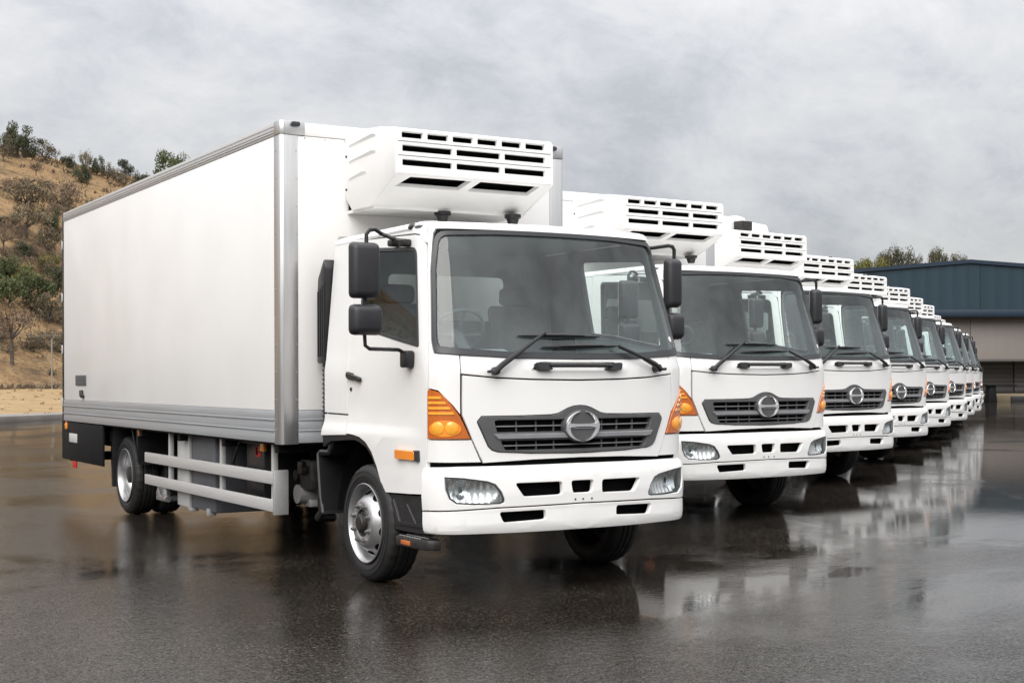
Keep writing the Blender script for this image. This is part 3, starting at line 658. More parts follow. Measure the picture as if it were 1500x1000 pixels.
        for z in (1.05, 1.65, 2.25, 2.85):
            h = MB(); h.box((g * 1.252, LB - .03, z), (g * 1.262, LB + .02, z + .09), .003); h.tube([(g * 1.25, LB + .02, z - .01), (g * 1.25, LB + .02, z + .10)], .012, 8); h.build('hinge', MT['alu'], box)
    fw_ = MB(); fw_.box((-1.107, -.001, 1.124), (1.107, .014, ZC - .004), .001); fw_.build('front_wall', MT['panel'], box)
    fr = MB(); fr.box((-1.054, -.006, ZC), (1.054, .03, ZT - .002), .003); fr.build('front_rail', MT['panel'], box)
    fs_ = MB()
    for z0, z1 in ((.880, .966), (.974, 1.047), (1.055, 1.120)): fs_.box((-1.107, -.002, z0), (1.107, .012, z1), .002)
    for z in (.966, 1.047): fs_.box((-1.107, -.010, z), (1.107, .012, z + .010), .002)
    fs_.build('front_skirt', MT['skirt'], box)
    for g in (1, -1):
        rd = MB(); rd.box((g * .008, LB - .01, ZB + .03), (g * 1.22, LB + .03, ZT - .08), .004); d = rd.build('rear_door', MT['panel'], box)
        lk = MB(); lk.tube([(g * .25, LB + .05, ZB + .05), (g * .25, LB + .05, ZT - .1)], .016, 8); lk.box((g * .2, LB + .03, 1.25), (g * .3, LB + .07, 1.33), .006); lk.build('lock_rod', MT['alu'], box)
    ve = MB(); ve.box((-1.256, 5.72, 1.285), (-1.246, 6.17, 1.40), .003)
    for k in range(7): ve.box((-1.260, 5.74, 1.293 + .0145 * k), (-1.255, 6.15, 1.300 + .0145 * k))
    ve.build('vent_plate', MT['grey_box'], box)
    ve = MB(); ve.prism([(5.80, 1.15), (5.86, 1.15), (5.92, 1.17), (5.92, 1.235), (5.86, 1.235), (5.84, 1.19), (5.80, 1.18)], -1.275, -1.246, 'x', .003); ve.build('latch', MT['black'], box)
    sr = MB()
    for k in range(14): sr.tube([(-1.05 + 2.1 * k / 13, -.004, ZC - .018), (-1.05 + 2.1 * k / 13, .004, ZC - .018)], .006, 6)
    for k in range(10): sr.tube([(-1.238, .08, 1.2 + 1.85 * k / 9), (-1.254, .08, 1.2 + 1.85 * k / 9)], .005, 6); sr.tube([(-1.12, -.002, 1.2 + 1.85 * k / 9), (-1.12, -.008, 1.2 + 1.85 * k / 9)], .005, 6)
    tag(sr.build('rivet', MT['alu_dull'], box), kind='stuff')
    # ---- refrigeration unit on the front wall
    un = MB(); XL, XR = -.727, .588
    prof = [(0, 3.20), (-.30, 3.19), (-.84, 3.128), (-.872, 3.112), (-.876, 2.815), (-.868, 2.795), (-.49, 2.628), (-.44, 2.615), (0, 2.60)]
    body = [(0, 3.185), (-.30, 3.175), (-.74, 3.12), (-.78, 3.08), (-.785, 2.85), (-.42, 2.67), (0, 2.62)]
    un.prism(body, XL + .03, XR - .03, 'x'); u0 = un.build('refrigeration_unit', MT['void'], root)
    tp = MB(); top_ = [(-.02, 3.195), (-.30, 3.190), (-.80, 3.140), (-.855, 3.126), (-.874, 3.108), (-.862, 3.095), (-.80, 3.115), (-.30, 3.170), (-.02, 3.178)]
    tp.prism(top_, XL + .012, XR - .012, 'x'); tp.build('unit_top', MT['plastic_white'], u0)
    fx = plane_y(-.878, -1)
    s1 = [rpoly([(-.678 + k * .2044, 3.058), (-.678 + k * .2044 + .165, 3.058), (-.678 + k * .2044 + .165, 3.100), (-.678 + k * .2044, 3.100)], .006) for k in range(6)]
    s2 = []; 
    for (a, b) in ((-.673, -.274), (-.238, .128), (.164, .515)):
        for z in (2.962, 2.862): s2.append(rpoly([(a, z), (b, z), (b, z + .044), (a, z + .044)], .006))
    panel([(XL + .012, 3.034), (XR - .012, 3.034), (XR - .012, 3.116), (XL + .012, 3.116)], fx, s1, depth=.03, bev=.005, cuts=([], [])).build('louvre_panel', MT['plastic_white'], u0)
    for z0, z1, hs in ((2.934, 3.029, [h for h in s2 if h[0][1] > 2.93]), (2.806, 2.929, [h for h in s2 if h[0][1] < 2.92])):
        panel([(XL + .012, z0), (XR - .012, z0), (XR - .012, z1), (XL + .012, z1)], fx, hs, depth=.03, bev=.005, cuts=([], [])).build('louvre_panel', MT['plastic_white'], u0)
    A, B = Vector((0, -.874, 2.803)), Vector((0, -.462, 2.620)); dv = (B - A); ln = dv.length; dv.normalize(); nn = Vector((0, -1, 0)); nn = (nn - dv * nn.dot(dv)).normalized()
    def chf(x, t, o=0.): return Vector((x, 0, 0)) + A + dv * (ln - t) + nn * o
    T = lambda z: ln - (2.803 - z) / .183 * ln
    hs = [rpoly([(-.655, T(2.733)), (-.145, T(2.733)), (-.098, T(2.789)), (-.592, T(2.787))], .006), rpoly([(-.068, T(2.733)), (.452, T(2.733)), (.488, T(2.787)), (-.022, T(2.789))], .006)]
    panel([(XL + .012, 0), (XR - .012, 0), (XR - .012, ln), (XL + .012, ln)], chf, hs, depth=.03, bev=.005, cuts=([], [])).build('lower_louvre_panel', MT['plastic_white'], u0)
    bt = MB(); bt.box((XL + .02, -.47, 2.602), (XR - .02, -.005, 2.625)); bt.build('unit_floor', MT['plastic_white'], u0)
    for g, X in ((-1, XL), (1, XR)):
        e = MB(); e.prism([(0, 3.197), (-.30, 3.194), (-.60, 3.170), (-.845, 3.132), (-.876, 3.106), (-.878, 2.808), (-.868, 2.793), (-.50, 2.628), (-.46, 2.612), (-.13, 2.612), (-.03, 2.70), (0, 2.76)], X, X - g * .024, 'x', .010)
        for (a, b, zz, h) in ((-.05, -.58, 3.09, .03), (-.05, -.58, 2.97, .03), (-.05, -.42, 2.84, .028)):
            e.poly([(X - g * .01, a, zz), (X + g * .012, a - .05, zz + .015), (X + g * .012, b + .08, zz + .015 + h), (X - g * .01, b, zz + h), (X - g * .01, a, zz - .012), (X - g * .01, b, zz + h - .035)], [(0, 1, 2, 3), (4, 5, 2, 1), (0, 4, 1), (3, 2, 5), (0, 3, 5, 4)], 0)
        e.build('end_cover', MT['plastic_white'], u0)
        bl = MB()
        for z in (3.03, 2.78): bl.tube([(X, -.035, z), (X + g * .008, -.035, z)], .009, 8)
        bl.build('cover_screw', MT['black'], u0)
    for x, y in ((-.124, -.44), (.443, -.52)):
        ft = MB(); ft.tube([(x, y, 2.61), (x, y, 2.585), (x, y, 2.578), (x, y, 2.53)], [.065, .065, .05, .035], 12); ft.build('drain_foot', MT['black'], u0)
    # ---- side guards, tanks, flaps, lamps
    for g in (1, -1):
        gd = MB()
        gd.box((g * 1.188, .30, .555), (g * 1.16, 3.715, .650), .004); gd_o = gd.build('side_guard', MT['alu'], root)
        gd2 = MB(); gd2.box((g * 1.188, .30, .345), (g * 1.16, 3.715, .437), .004); gd2.build('guard_rail', MT['alu'], gd_o)
        for y in (.40, 1.59, 3.02):
            p = MB(); p.box((g * 1.16, y - .022, .36), (g * 1.12, y + .022, .872), .003); p.build('guard_post', MT['alu'], gd_o)
        p = MB(); p.box((g * 1.196, .262, .325), (g * 1.08, .30, .665), .006); p.build('guard_end_plate', MT['alu_dull'], gd_o)
        fp_ = MB(); fp_.box((g * 1.246, 5.05, .44), (g * 1.222, 6.845, .870), .004); fpo = fp_.build('rear_valance', MT['void'] if 0 else MT['under'], root)
        rp = MB(); rp.box((g * 1.158, 6.40, .645), (g * 1.15, 6.80 - .04, .742), .003) if 0 else rp.box((g * 1.253, 6.12, .645), (g * 1.2465, 6.48, .745), .003); rp.build('lamp_plate', MT['grey_box'] if 0 else MT['light_box'], fpo)
        rr = MB(); rr.box((g * 1.24, 6.22, .36), (g * 1.225, 6.38, .438), .003); rr.build('red_reflector', MT['red'], fpo)
        fl = MB(); fl.prism([(5.17, .90), (5.21, .60), (5.17, .22), (5.11, .22), (5.15, .60), (5.11, .90)], g * 1.12, g * .60, 'x', .006); fl.build('rear_mudflap', MT['black'], root)
        br = MB(); br.tube([(g * 1.13, 4.34, .87), (g * 1.13, 4.20, .62), (g * 1.13, 4.16, .54)], .012, 6); br.prism([(4.20, .86), (4.16, .50), (4.20, .50), (4.25, .86)], g * 1.12, g * .60, 'x'); br.build('front_mudflap', MT['black'], root)
        for y, x in ((.74, 1.12), (4.19, 1.12), (6.62, 1.262)):
            q = MB(); q.box((g * x, y - .04, .785), (g * (x - .03), y + .04, .855), .006); q.box((g * (x - .005), y - .01, .85), (g * (x - .02), y + .01, .872)); lm = q.build('side_marker', MT['amber'], root)
        tl = MB(); tl.box((g * 1.115, 5.25, .64), (g * .8, 5.66, .83), .01); tl.build('tool_box', MT['black'], root)
        tl = MB(); tl.box((g * 1.12, 5.67, .66), (g * 1.0, 5.78, .85), .006); tl.build('lamp_bracket', MT['light_box'] if 0 else MT['alu_dull'], root)
    ft = MB(); ft.box((-1.105, 1.89, .20), (-.58, 2.53, .86), .02); fto = ft.build('fuel_tank', MT['grey_box'], root)
    q = MB(); q.box((-1.12, 2.535, .20), (-.62, 2.90, .86), .012); q.box((-1.128, 2.53, .19), (-1.10, 2.56, .862), .003); q.build('tank_cover', MT['light_box'], fto)
    q = MB(); q.box((-1.125, 2.60, .80), (-1.119, 2.70, .85), .002); q.build('cover_latch', MT['dark_metal'], fto)
    q = MB(); q.box((-1.12, 2.50, .17), (-1.05, 2.58, .20), .003); q.box((-1.12, 2.02, .17), (-1.05, 2.08, .23), .003); q.build('tank_bracket', MT['alu_dull'], fto)
    bt = MB(); bt.box((-1.06, .84, .40), (-.66, 1.24, .84), .015); bto = bt.build('battery_box', MT['black'], root)
    q = MB(); q.box((-1.064, .90, .73), (-1.059, 1.02, .815), .001); q.build('red_label', MT['red'], bto)
    q = MB()
    for a, b, c_, d in ((.915, .955, .80, .806), (.915, .922, .77, .806), (.915, .955, .768, .774), (.975, 1.005, .80, .806), (.975, .982, .745, .806), (.998, 1.005, .745, .806)): q.box((-1.0675, a, c_), (-1.0635, b, d))
    q.build('label_print', MT['sticker'] if 0 else MT['void'], bto)
    q = MB(); q.tube([(-1.08, .80, .845), (-1.08, 1.35, .845), (-1.08, 1.55, .60)], .014, 8); q.build('battery_strap', MT['dark_metal'], bto)
    dry = MB()
    for k, (y, z, r) in enumerate(((3.30, .27, .045), (3.48, .27, .045), (3.39, .33, .05))): dry.tube([(-1.10, y, z - .06), (-1.10, y, z), (-1.10, y, z + .07)], [r * .7, r, r * .6], 10)
    dry.box((-1.13, 3.24, .20), (-1.0, 3.54, .25), .01); dry.tube([(-1.12, 3.24, .23), (-1.12, 3.18, .23)], .03, 8); dry.build('air_dryer', MT['steel'], root)
    us = MB()
    us.box((-.5, 6.55, .38), (.5, 6.62, .50)); us.box((-1.2, 6.60, .42), (1.2, 6.66, .52), .005); us.build('rear_underrun', MT['under'], root)
    return root

# ------------------------------------------------------------------ the row of trucks
HGT = lambda x: .078 * sstep(1.4, 6.5, x)        # the yard rises a little towards the far trucks
truck = make_truck()
ROW = [(0, 0, 0), (3.74, 2.524, 2.5), (7.16, 4.92, 6.9), (10.40, 7.324, 9.4), (13.83, 9.931, 11.3), (16.877, 12.197, 14.0), (19.997, 14.687, 16.9), (22.983, 17.031, 19.7), (25.527, 19.342, 22.5), (28.018, 21.287, 25.3), (30.572, 23.374, 28.1)]
LAB = ['white refrigerated truck standing foremost, its whole cargo box side and front wheel in view',
       'white refrigerated truck second from the front, its cab partly behind the nearest truck',
       'white refrigerated truck third from the front, pale fan housings on its cooling unit',
       'white refrigerated truck fourth from the front, its whole emblem still in view',
       'white refrigerated truck fifth from the front, emblem just clear of the orange lamp before it',
       'white refrigerated truck sixth from the front, emblem half hidden by the orange lamp before it',
       'white refrigerated truck seventh from the front, a narrow slice of windscreen showing',
       'white refrigerated truck at the far end of visible cabs, nearest the warehouse wall',
       'white truck ninth from the front, hidden except its cooling unit above the cabs',
       'white truck tenth from the front, only a bit of cooling unit showing',
       'last white truck of the row, only a sliver of cooling unit showing']
def copy_tree(o, parent=None):
    c = o.copy(); col.objects.link(c)
    if parent: c.parent = parent
    for ch in list(kids.get(o, ())): copy_tree(ch, c)
    return c
kids = {}
for o in list(col.objects):
    if o.parent: kids.setdefault(o.parent, []).append(o)
trucks = []
for k, (px, py, yaw) in enumerate(ROW):
    t = truck if k == 0 else copy_tree(truck)
    a = rad(yaw); t.rotation_euler = (0, 0, a)
    t.location = (-math.sin(a) + px, math.cos(a) - 1 + py, LIFT + HGT(px))
    tag(t, LAB[k], 'truck', 'white refrigerated trucks parked in a row'); trucks.append(t)
# fan housings on the third truck's cooling unit
fh = MB()
for x, y, w_, h in ((-.62, -.50, .30, .16), (-.18, -.42, .26, .20), (.22, -.40, .36, .13)):
    fh.prism([(x - w_ / 2, 3.17), (x + w_ / 2, 3.17), (x + w_ / 2 - .05, 3.17 + h), (x - w_ / 2 + .04, 3.17 + h + .02)], y, y + .35, 'y', .02)
fo = fh.build('fan_housing', MT['plastic_white'], trucks[2])
q = MB(); q.box((-.72, -.45, 3.165), (-.30, .0, 3.36), .02); q.build('fan_cowl', MT['plastic_white'], fo)
q = MB(); q.box((-.35, -.60, 3.175), (-.16, -.44, 3.30), .01); q.build('fan_opening', MT['dark_metal'], fo)

# ------------------------------------------------------------------ yard, verge, hill
def asphalt():
    m, nt, b = new_mat('wet_asphalt'); N, L = nt.nodes, nt.links
    big = nz(nt, .16, 5, .6, dist=.4); mid = nz(nt, .9, 6, .62, stretch=(1, 1.6, 1)); fine = nz(nt, 55, 3, .7)
    c1 = mixc(nt, ramp(nt, big, [(.38, 0.), (.62, 1.)]), (.0105, .0080, .0063), (.0200, .0148, .0110))
    c2 = mixc(nt, ramp(nt, fine, [(.50, 0.), (.60, .8)]), c1, (.085, .075, .064)); c2 = mixc(nt, ramp(nt, nz(nt, 38, 2, .6), [(.36, .8), (.5, 0.)]), c2, (.004, .0035, .003))
    vo = N.new('ShaderNodeTexVoronoi'); vo.inputs['Scale'].default_value = 100; L.new(nt.nodes['Texture Coordinate'].outputs['Object'], vo.inputs['Vector'])
    sv = N.new('ShaderNodeSeparateColor'); L.new(vo.outputs['Color'], sv.inputs[0])
    c2 = mixc(nt, mixc(nt, 1., ramp(nt, sv.outputs[0], [(.80, 0.), (.93, .8)]), ramp(nt, nz(nt, .55, 6, .65, dist=.4), [(.36, .18), (.62, 1.)]), 'MULTIPLY'), c2, (.15, .132, .11))
    c2 = mixc(nt, ramp(nt, sv.outputs[1], [(.55, 0.), (.8, .7)]), c2, (.004, .0035, .003))
    c3 = mixc(nt, ramp(nt, mid, [(.3, .55), (.6, 0.)]), c2, (.009, .0075, .0065))
    L.new(c3, b.inputs['Base Color'])
    sx = N.new('ShaderNodeSeparateXYZ'); tcx = N.new('ShaderNodeTexCoord'); L.new(tcx.outputs['Object'], sx.inputs[0])
    mr = N.new('ShaderNodeMapRange'); mr.inputs[1].default_value = -5; mr.inputs[2].default_value = 6; mr.inputs[3].default_value = -.16; mr.inputs[4].default_value = .13; L.new(sx.outputs[0], mr.inputs[0])
    ad = N.new('ShaderNodeMath'); ad.operation = 'ADD'; L.new(nz(nt, .30, 7, .62, dist=.6), ad.inputs[0]); L.new(mr.outputs[0], ad.inputs[1])   # the yard drains towards +x
    wet = ramp(nt, ad.outputs[0], [(.40, 0.), (.58, 1.)])           # 1 = standing water
    L.new(mixc(nt, wet, (.12, .12, .12), (.045, .045, .045)), b.inputs['Roughness'])
    b.inputs['IOR'].default_value = 1.36; sp = mixc(nt, wet, ramp(nt, sv.outputs[2], [(.2, .05), (.9, .72)]), ramp(nt, sv.outputs[2], [(.0, .30), (.8, .58)])); L.new(sp, b.inputs['Specular IOR Level'])
    g1 = nz(nt, 62, 2, .65); g2 = nz(nt, 16, 4, .65); g3 = nz(nt, 3.0, 4, .6)
    st = ramp(nt, wet, [(0., .30), (1., .02)])
    bb = N.new('ShaderNodeBump'); bb.inputs['Distance'].default_value = .007; L.new(g1, bb.inputs['Height']); L.new(st, bb.inputs['Strength'])
    b2 = bump(nt, g2, .035, .02, bb.outputs[0]); L.new(ramp(nt, wet, [(0., .16), (1., .025)]), b2.node.inputs['Strength']); b3 = bump(nt, g3, .012, .05, b2)
    L.new(b3, b.inputs['Normal']); return m
MT['asphalt'] = asphalt()
gx = [-1600, -300, -60, -20, -8, 0, 1.0, 1.4] + [1.4 + 5.1 * i / 16 for i in range(1, 17)] + [8, 12, 20, 40, 80, 300, 1600]
gy = [-1600, -300, -60, -20, -10, 0, 10, 20, 40, 80, 300, 1600]
G = MB(); G.add([(x, y, HGT(x)) for y in gy for x in gx], [(j * len(gx) + i, j * len(gx) + i + 1, (j + 1) * len(gx) + i + 1, (j + 1) * len(gx) + i) for j in range(len(gy) - 1) for i in range(len(gx) - 1)])
tag(G.build('ground', MT['asphalt']), kind='structure')
# the kerb line: origin and direction on the ground; n counts metres beyond it, t metres along it
KO = Vector((3.4, 35.04, 0)); KD = Vector((.797, .604, 0)).normalized(); KN = Vector((-KD.y, KD.x, 0))
def terr(n, t):
    if n < 24: z = .225 + .63 * sstep(1.8, 22, n) - .25 * sstep(20, 24, n)
    else:
        z = .61
    f = max(0, n - 25.5) / 80.
    if f > 0:
        S = (f * .92 + .14 * math.sin(min(f, 1) * math.pi)) if f < 1 else .92 + .05 * (1 - math.exp(-(f - 1) * 2)) - .25 * max(0, f - 1.25)
        H = 34.0 * (1 - .9 * sstep(225, 330, t)) * (.2 + .8 * sstep(-28, 34, t))
        z += S * H
        am = min(1, f * 5)
        z += am * (1.6 * noise.noise((n * .045, t * .045, 3.)) + .7 * noise.noise((n * .13, t * .13, 7.)) + .28 * noise.noise((n * .4, t * .4, 1.)))
    else: z += .05 * noise.noise((n * .35, t * .35, 2.))
    return z
def tpos(n, t): q = KO + KD * t + KN * n; return Vector((q.x, q.y, terr(n, t)))
def hill_mat():
    m, nt, b = new_mat('dry_grass_hillside'); N, L = nt.nodes, nt.links
    a = nz(nt, .11, 6, .62, dist=.5); c = nz(nt, .5, 6, .65); d = nz(nt, 2.2, 5, .7)
    c1 = mixc(nt, ramp(nt, a, [(.36, 0.), (.60, 1.)]), (.135, .092, .055), (.34, .215, .112))
    c2 = mixc(nt, ramp(nt, c, [(.40, 0.), (.62, .8)]), c1, (.42, .28, .14))
    c3 = mixc(nt, ramp(nt, d, [(.48, 0.), (.68, .8)]), c2, (.115, .086, .056))
    c4 = mixc(nt, ramp(nt, nz(nt, .26, 5, .6), [(.56, 0.), (.68, .6)]), c3, (.21, .105, .06))
    L.new(c4, b.inputs['Base Color']); b.inputs['Roughness'].default_value = .95; b.inputs['Specular IOR Level'].default_value = .1
    L.new(bump(nt, d, .9, .6, bump(nt, c, .8, 1.2)), b.inputs['Normal']); return m
def verge_mat():
    m, nt, b = new_mat('dry_sandy_verge'); L = nt.links
    c = mixc(nt, ramp(nt, nz(nt, .7, 6, .65), [(.35, 0.), (.65, 1.)]), (.245, .168, .088), (.33, .238, .13))
    c = mixc(nt, ramp(nt, nz(nt, 3.5, 5, .7), [(.50, 0.), (.70, .7)]), c, (.16, .11, .055))
    L.new(c, b.inputs['Base Color']); b.inputs['Roughness'].default_value = .95; b.inputs['Specular IOR Level'].default_value = .1
    L.new(bump(nt, nz(nt, 5, 4, .7), .6, .1), b.inputs['Normal']); return m
def sheet(name, ns, ts, mat):
    S = MB(); S.add([tpos(n, t) for n in ns for t in ts], [(i * len(ts) + j, i * len(ts) + j + 1, (i + 1) * len(ts) + j + 1, (i + 1) * len(ts) + j) for i in range(len(ns) - 1) for j in range(len(ts) - 1)])
    return tag(S.build(name, mat, ang=180), kind='structure')
ts = [-320 + 12 * i for i in range(35)] + [95 + 1.5 * i for i in range(100)] + [246 + 8 * i for i in range(14)]
sheet('hill', [22 + 1.6 * i for i in range(66)] + [130, 145, 170], ts, hill_mat())
sheet('verge', [1.85, 1.95] + [2 + 1.5 * i for i in range(16)], [-60 + 3 * i for i in range(70)], verge_mat())
kb = MB()
q = [KO + KD * t + KN * n for t in (-60, 130) for n in (0, 1.9)]
conc = simple('weathered_concrete', (.17, .155, .14), .7, vary=.2, scale=2, bmp=.1)
k0, k1, k2, k3 = [Vector((p.x, p.y, 0)) for p in q]
up_ = Vector((0, 0, .235)); kb.poly([k0, k1, k3, k2, k0 + up_, k1 + up_, k3 + up_, k2 + up_], [(0, 1, 2, 3), (4, 5, 6, 7), (0, 1, 5, 4), (1, 2, 6, 5), (2, 3, 7, 6), (3, 0, 4, 7)], .03)
tag(kb.build('kerb', conc), kind='structure')

# ------------------------------------------------------------------ plants
def leaf_mat(name, a, b_, hue=.25):
    m, nt, b = new_mat(name); N, L = nt.nodes, nt.links
    oi = N.new('ShaderNodeObjectInfo')
    c = mixc(nt, ramp(nt, nz(nt, 2.3, 4, .7), [(.35, 0.), (.65, 1.)]), a, b_)
    h = N.new('ShaderNodeHueSaturation'); L.new(c, h.inputs['Color'])
    mr = N.new('ShaderNodeMapRange'); mr.inputs[3].default_value = 1 - hue; mr.inputs[4].default_value = 1 + hue; L.new(oi.outputs['Random'], mr.inputs[0]); L.new(mr.outputs[0], h.inputs['Value'])
    L.new(h.outputs[0], b.inputs['Base Color']); b.inputs['Roughness'].default_value = .75; b.inputs['Specular IOR Level'].default_value = .2
    return m
LM = {'olive': leaf_mat('olive_leaves', (.105, .086, .056), (.175, .142, .092)), 'green': leaf_mat('green_leaves', (.045, .056, .024), (.088, .105, .045)),
      'dark': leaf_mat('dark_green_leaves', (.040, .047, .026), (.085, .088, .050)), 'brown': leaf_mat('twiggy_leaves', (.110, .078, .055), (.19, .135, .092)),
      'gum': leaf_mat('gum_leaves', (.042, .042, .022), (.105, .092, .050)), 'lime': leaf_mat('yellow_green_leaves', (.085, .085, .022), (.16, .15, .045))}
BARK = simple('bark', (.075, .060, .048), .9, vary=.35, scale=3, bmp=.3, bscale=9)
def crown_mesh(seed, kind, nleaf, clumps, flat, leaf):
    r = random.Random(seed); mb = MB(); cs = []
    for k in range(clumps):
        a = r.uniform(0, 6.283); q = math.sqrt(r.random()) * .72; z = r.uniform(-.45, .75) * (1 - .45 * q)
        cs.append((q * math.cos(a), q * math.sin(a), z * flat + flat * .55, r.uniform(.22, .42)))
    vs = []; fs = []
    for i in range(nleaf):
        c = r.choice(cs); d = Vector((r.gauss(0, 1), r.gauss(0, 1), r.gauss(0, 1))).normalized() * (c[3] * r.random() ** .4)
        p = Vector((c[0] + d.x, c[1] + d.y, c[2] + d.z * .75)); n = (d.normalized() + Vector((r.gauss(0, .6), r.gauss(0, .6), r.gauss(.3, .6)))).normalized()
        u = n.orthogonal().normalized(); u = Matrix.Rotation(r.uniform(0, 6.28), 3, n) @ u; v = n.cross(u); l = leaf * r.uniform(.6, 1.35); w = l * r.uniform(.45, .8)
        b = len(vs); vs += [p - u * l, p + v * w * .8 + n * l * .2, p + u * l, p - v * w * .8 + n * l * .15]; fs.append((b, b + 1, b + 2, b + 3))
    rr = sorted(math.hypot(p.x, p.y) for p in vs)[int(len(vs) * .93)]; zz = sorted(p.z for p in vs); z0, z1 = zz[int(len(zz) * .03)], zz[int(len(zz) * .985)]
    N_ = lambda p: Vector((p[0] / rr, p[1] / rr, (p[2] - z0) / (z1 - z0)))
    mb.add([N_(p) for p in vs], fs); return mb, [tuple(N_(c)) for c in cs]
def trunk_mesh(seed, cs, h, r0, lean=.1):
    r = random.Random(seed); mb = MB(); top = Vector((r.uniform(-lean, lean), r.uniform(-lean, lean), 0))
    mb.tube([(0, 0, -h - .12), (top.x * .3, top.y * .3, -h * .5), (top.x, top.y, .05)], [r0 * 1.25, r0, r0 * .75], 7)
    for c in cs[:7]:
        e = Vector(c[:3]); s0 = Vector((top.x * .6, top.y * .6, -h * r.uniform(.05, .4))); m = s0.lerp(e, .5) + Vector((0, 0, -.06))
        mb.tube([s0, m, e], [r0 * .6, r0 * .4, r0 * .12], 5)
    return mb
PROTO = {}
def plant(kind, variant, loc, w, h, trunk, name, label, cat, group=None):
    key = (kind, variant)
    if key not in PROTO:
        nl, cl, fl, lf = {'olive': (1100, 15, .55, .050), 'green': (2400, 16, .75, .048), 'dark': (2200, 15, .8, .05), 'brown': (800, 15, .6, .040), 'gum': (3200, 17, .62, .036), 'lime': (2000, 13, .6, .046)}[kind]
        mb, cs = crown_mesh(31 * variant + len(kind) * 7, kind, nl, cl, fl, lf)
        PROTO[key] = (mb, cs, None, {})
    mb, cs, me, trs = PROTO[key]
    root = empty(name, loc, rnd.uniform(0, 6.28)); sx = w / 2; sz = (h - trunk) / (1.5 * .62)
    if me is None:
        o = mb.build('crown', LM[kind], root, ang=0); PROTO[key] = (mb, cs, o.data, trs)
    else:
        o = bpy.data.objects.new('crown', me); col.objects.link(o); o.parent = root
    sz = h - trunk; o.location = (0, 0, trunk); o.scale = (sx, sx, sz)
    tk = round(trunk / sz, 1)
    if tk not in trs:
        q = trunk_mesh(variant, cs, max(.15, tk), .06).build('trunk', BARK, root); trs[tk] = q.data
    else:
        q = bpy.data.objects.new('trunk', trs[tk]); col.objects.link(q); q.parent = root
    q.location = (0, 0, trunk); q.scale = (sx, sx, sz)
    tag(root, label, cat, group); return root
F_ = 2052.2
def view_ray(u, v):
    a, b = u - 750, v - 551.7; c_, s_ = math.cos(ROLL), math.sin(ROLL); a, b = c_ * a + s_ * b, -s_ * a + c_ * b
    return FW + RT * (a / F_) - UP * (b / F_)
def on_hill(u, v, d0=70, d1=260):
    r = view_ray(u, v); d = d0; best = None
    while d < d1:
        p = EYE + r * d; e = p - KO; n, t = e.dot(KN), e.dot(KD); z = terr(n, t)
        if z >= p.z: return Vector((p.x, p.y, z)), d
        if best is None or p.z - z < best[0]: best = (p.z - z, Vector((p.x, p.y, z)), d)
        d += .5
    return best[1], best[2]
def hill_plant(kind, var, u, v, wpx, hpx, tr, name, label, cat, group=None):
    p, d = on_hill(u, v); return plant(kind, var, p, wpx / F_ * d, hpx / F_ * d, tr * hpx / F_ * d, name, label, cat, group)
RIDGE = [('dark', 0, 27, 231, 50, 46, .22, 'biggest dark tree on the hill crest, spreading above the bare slope'), ('olive', 1, 5, 232, 30, 32, .1, 'low grey-green tree at the left end of the hill crest'),
         ('dark', 1, 47, 234, 34, 30, .1, 'dense bush against the right flank of the biggest crest tree'), ('olive', 2, 65, 238, 28, 30, .2, 'loose-crowned tree on the crest just right of the dense bush'),
         ('brown', 0, 82, 240, 16, 22, .45, 'small thin bare-looking tree standing alone on the crest'), ('dark', 2, 99, 245, 22, 17, .05, 'low dark shrub on the crest beside the thin bare tree'),
         ('olive', 0, 124, 254, 20, 32, .35, 'upright tree with open trunk on the crest above the dark gully shrub'), ('dark', 0, 142, 258, 22, 26, .15, 'first of the close dark trees midway along the crest'),
         ('olive', 1, 158, 263, 24, 24, .1, 'rounded grey-green tree midway along the crest'), ('dark', 1, 184, 271, 22, 36, .4, 'tallest crest tree above the trailer roof edge, on a bare forked trunk'),
         ('dark', 2, 204, 280, 28, 26, .1, 'dark bush where the crest meets the trailer roof'), ('olive', 2, 172, 268, 20, 20, .05, 'small bush tucked left of the forked crest tree'),
         ('green', 0, 250, 275, 50, 52, .2, 'round bright green tree standing apart above the trailer roof')]
for kd, vr, u, v, w_, h_, tr, lab in RIDGE: hill_plant(kd, vr, u, v, w_, h_, tr, 'crest_tree', lab, 'tree', 'trees along the hill crest')
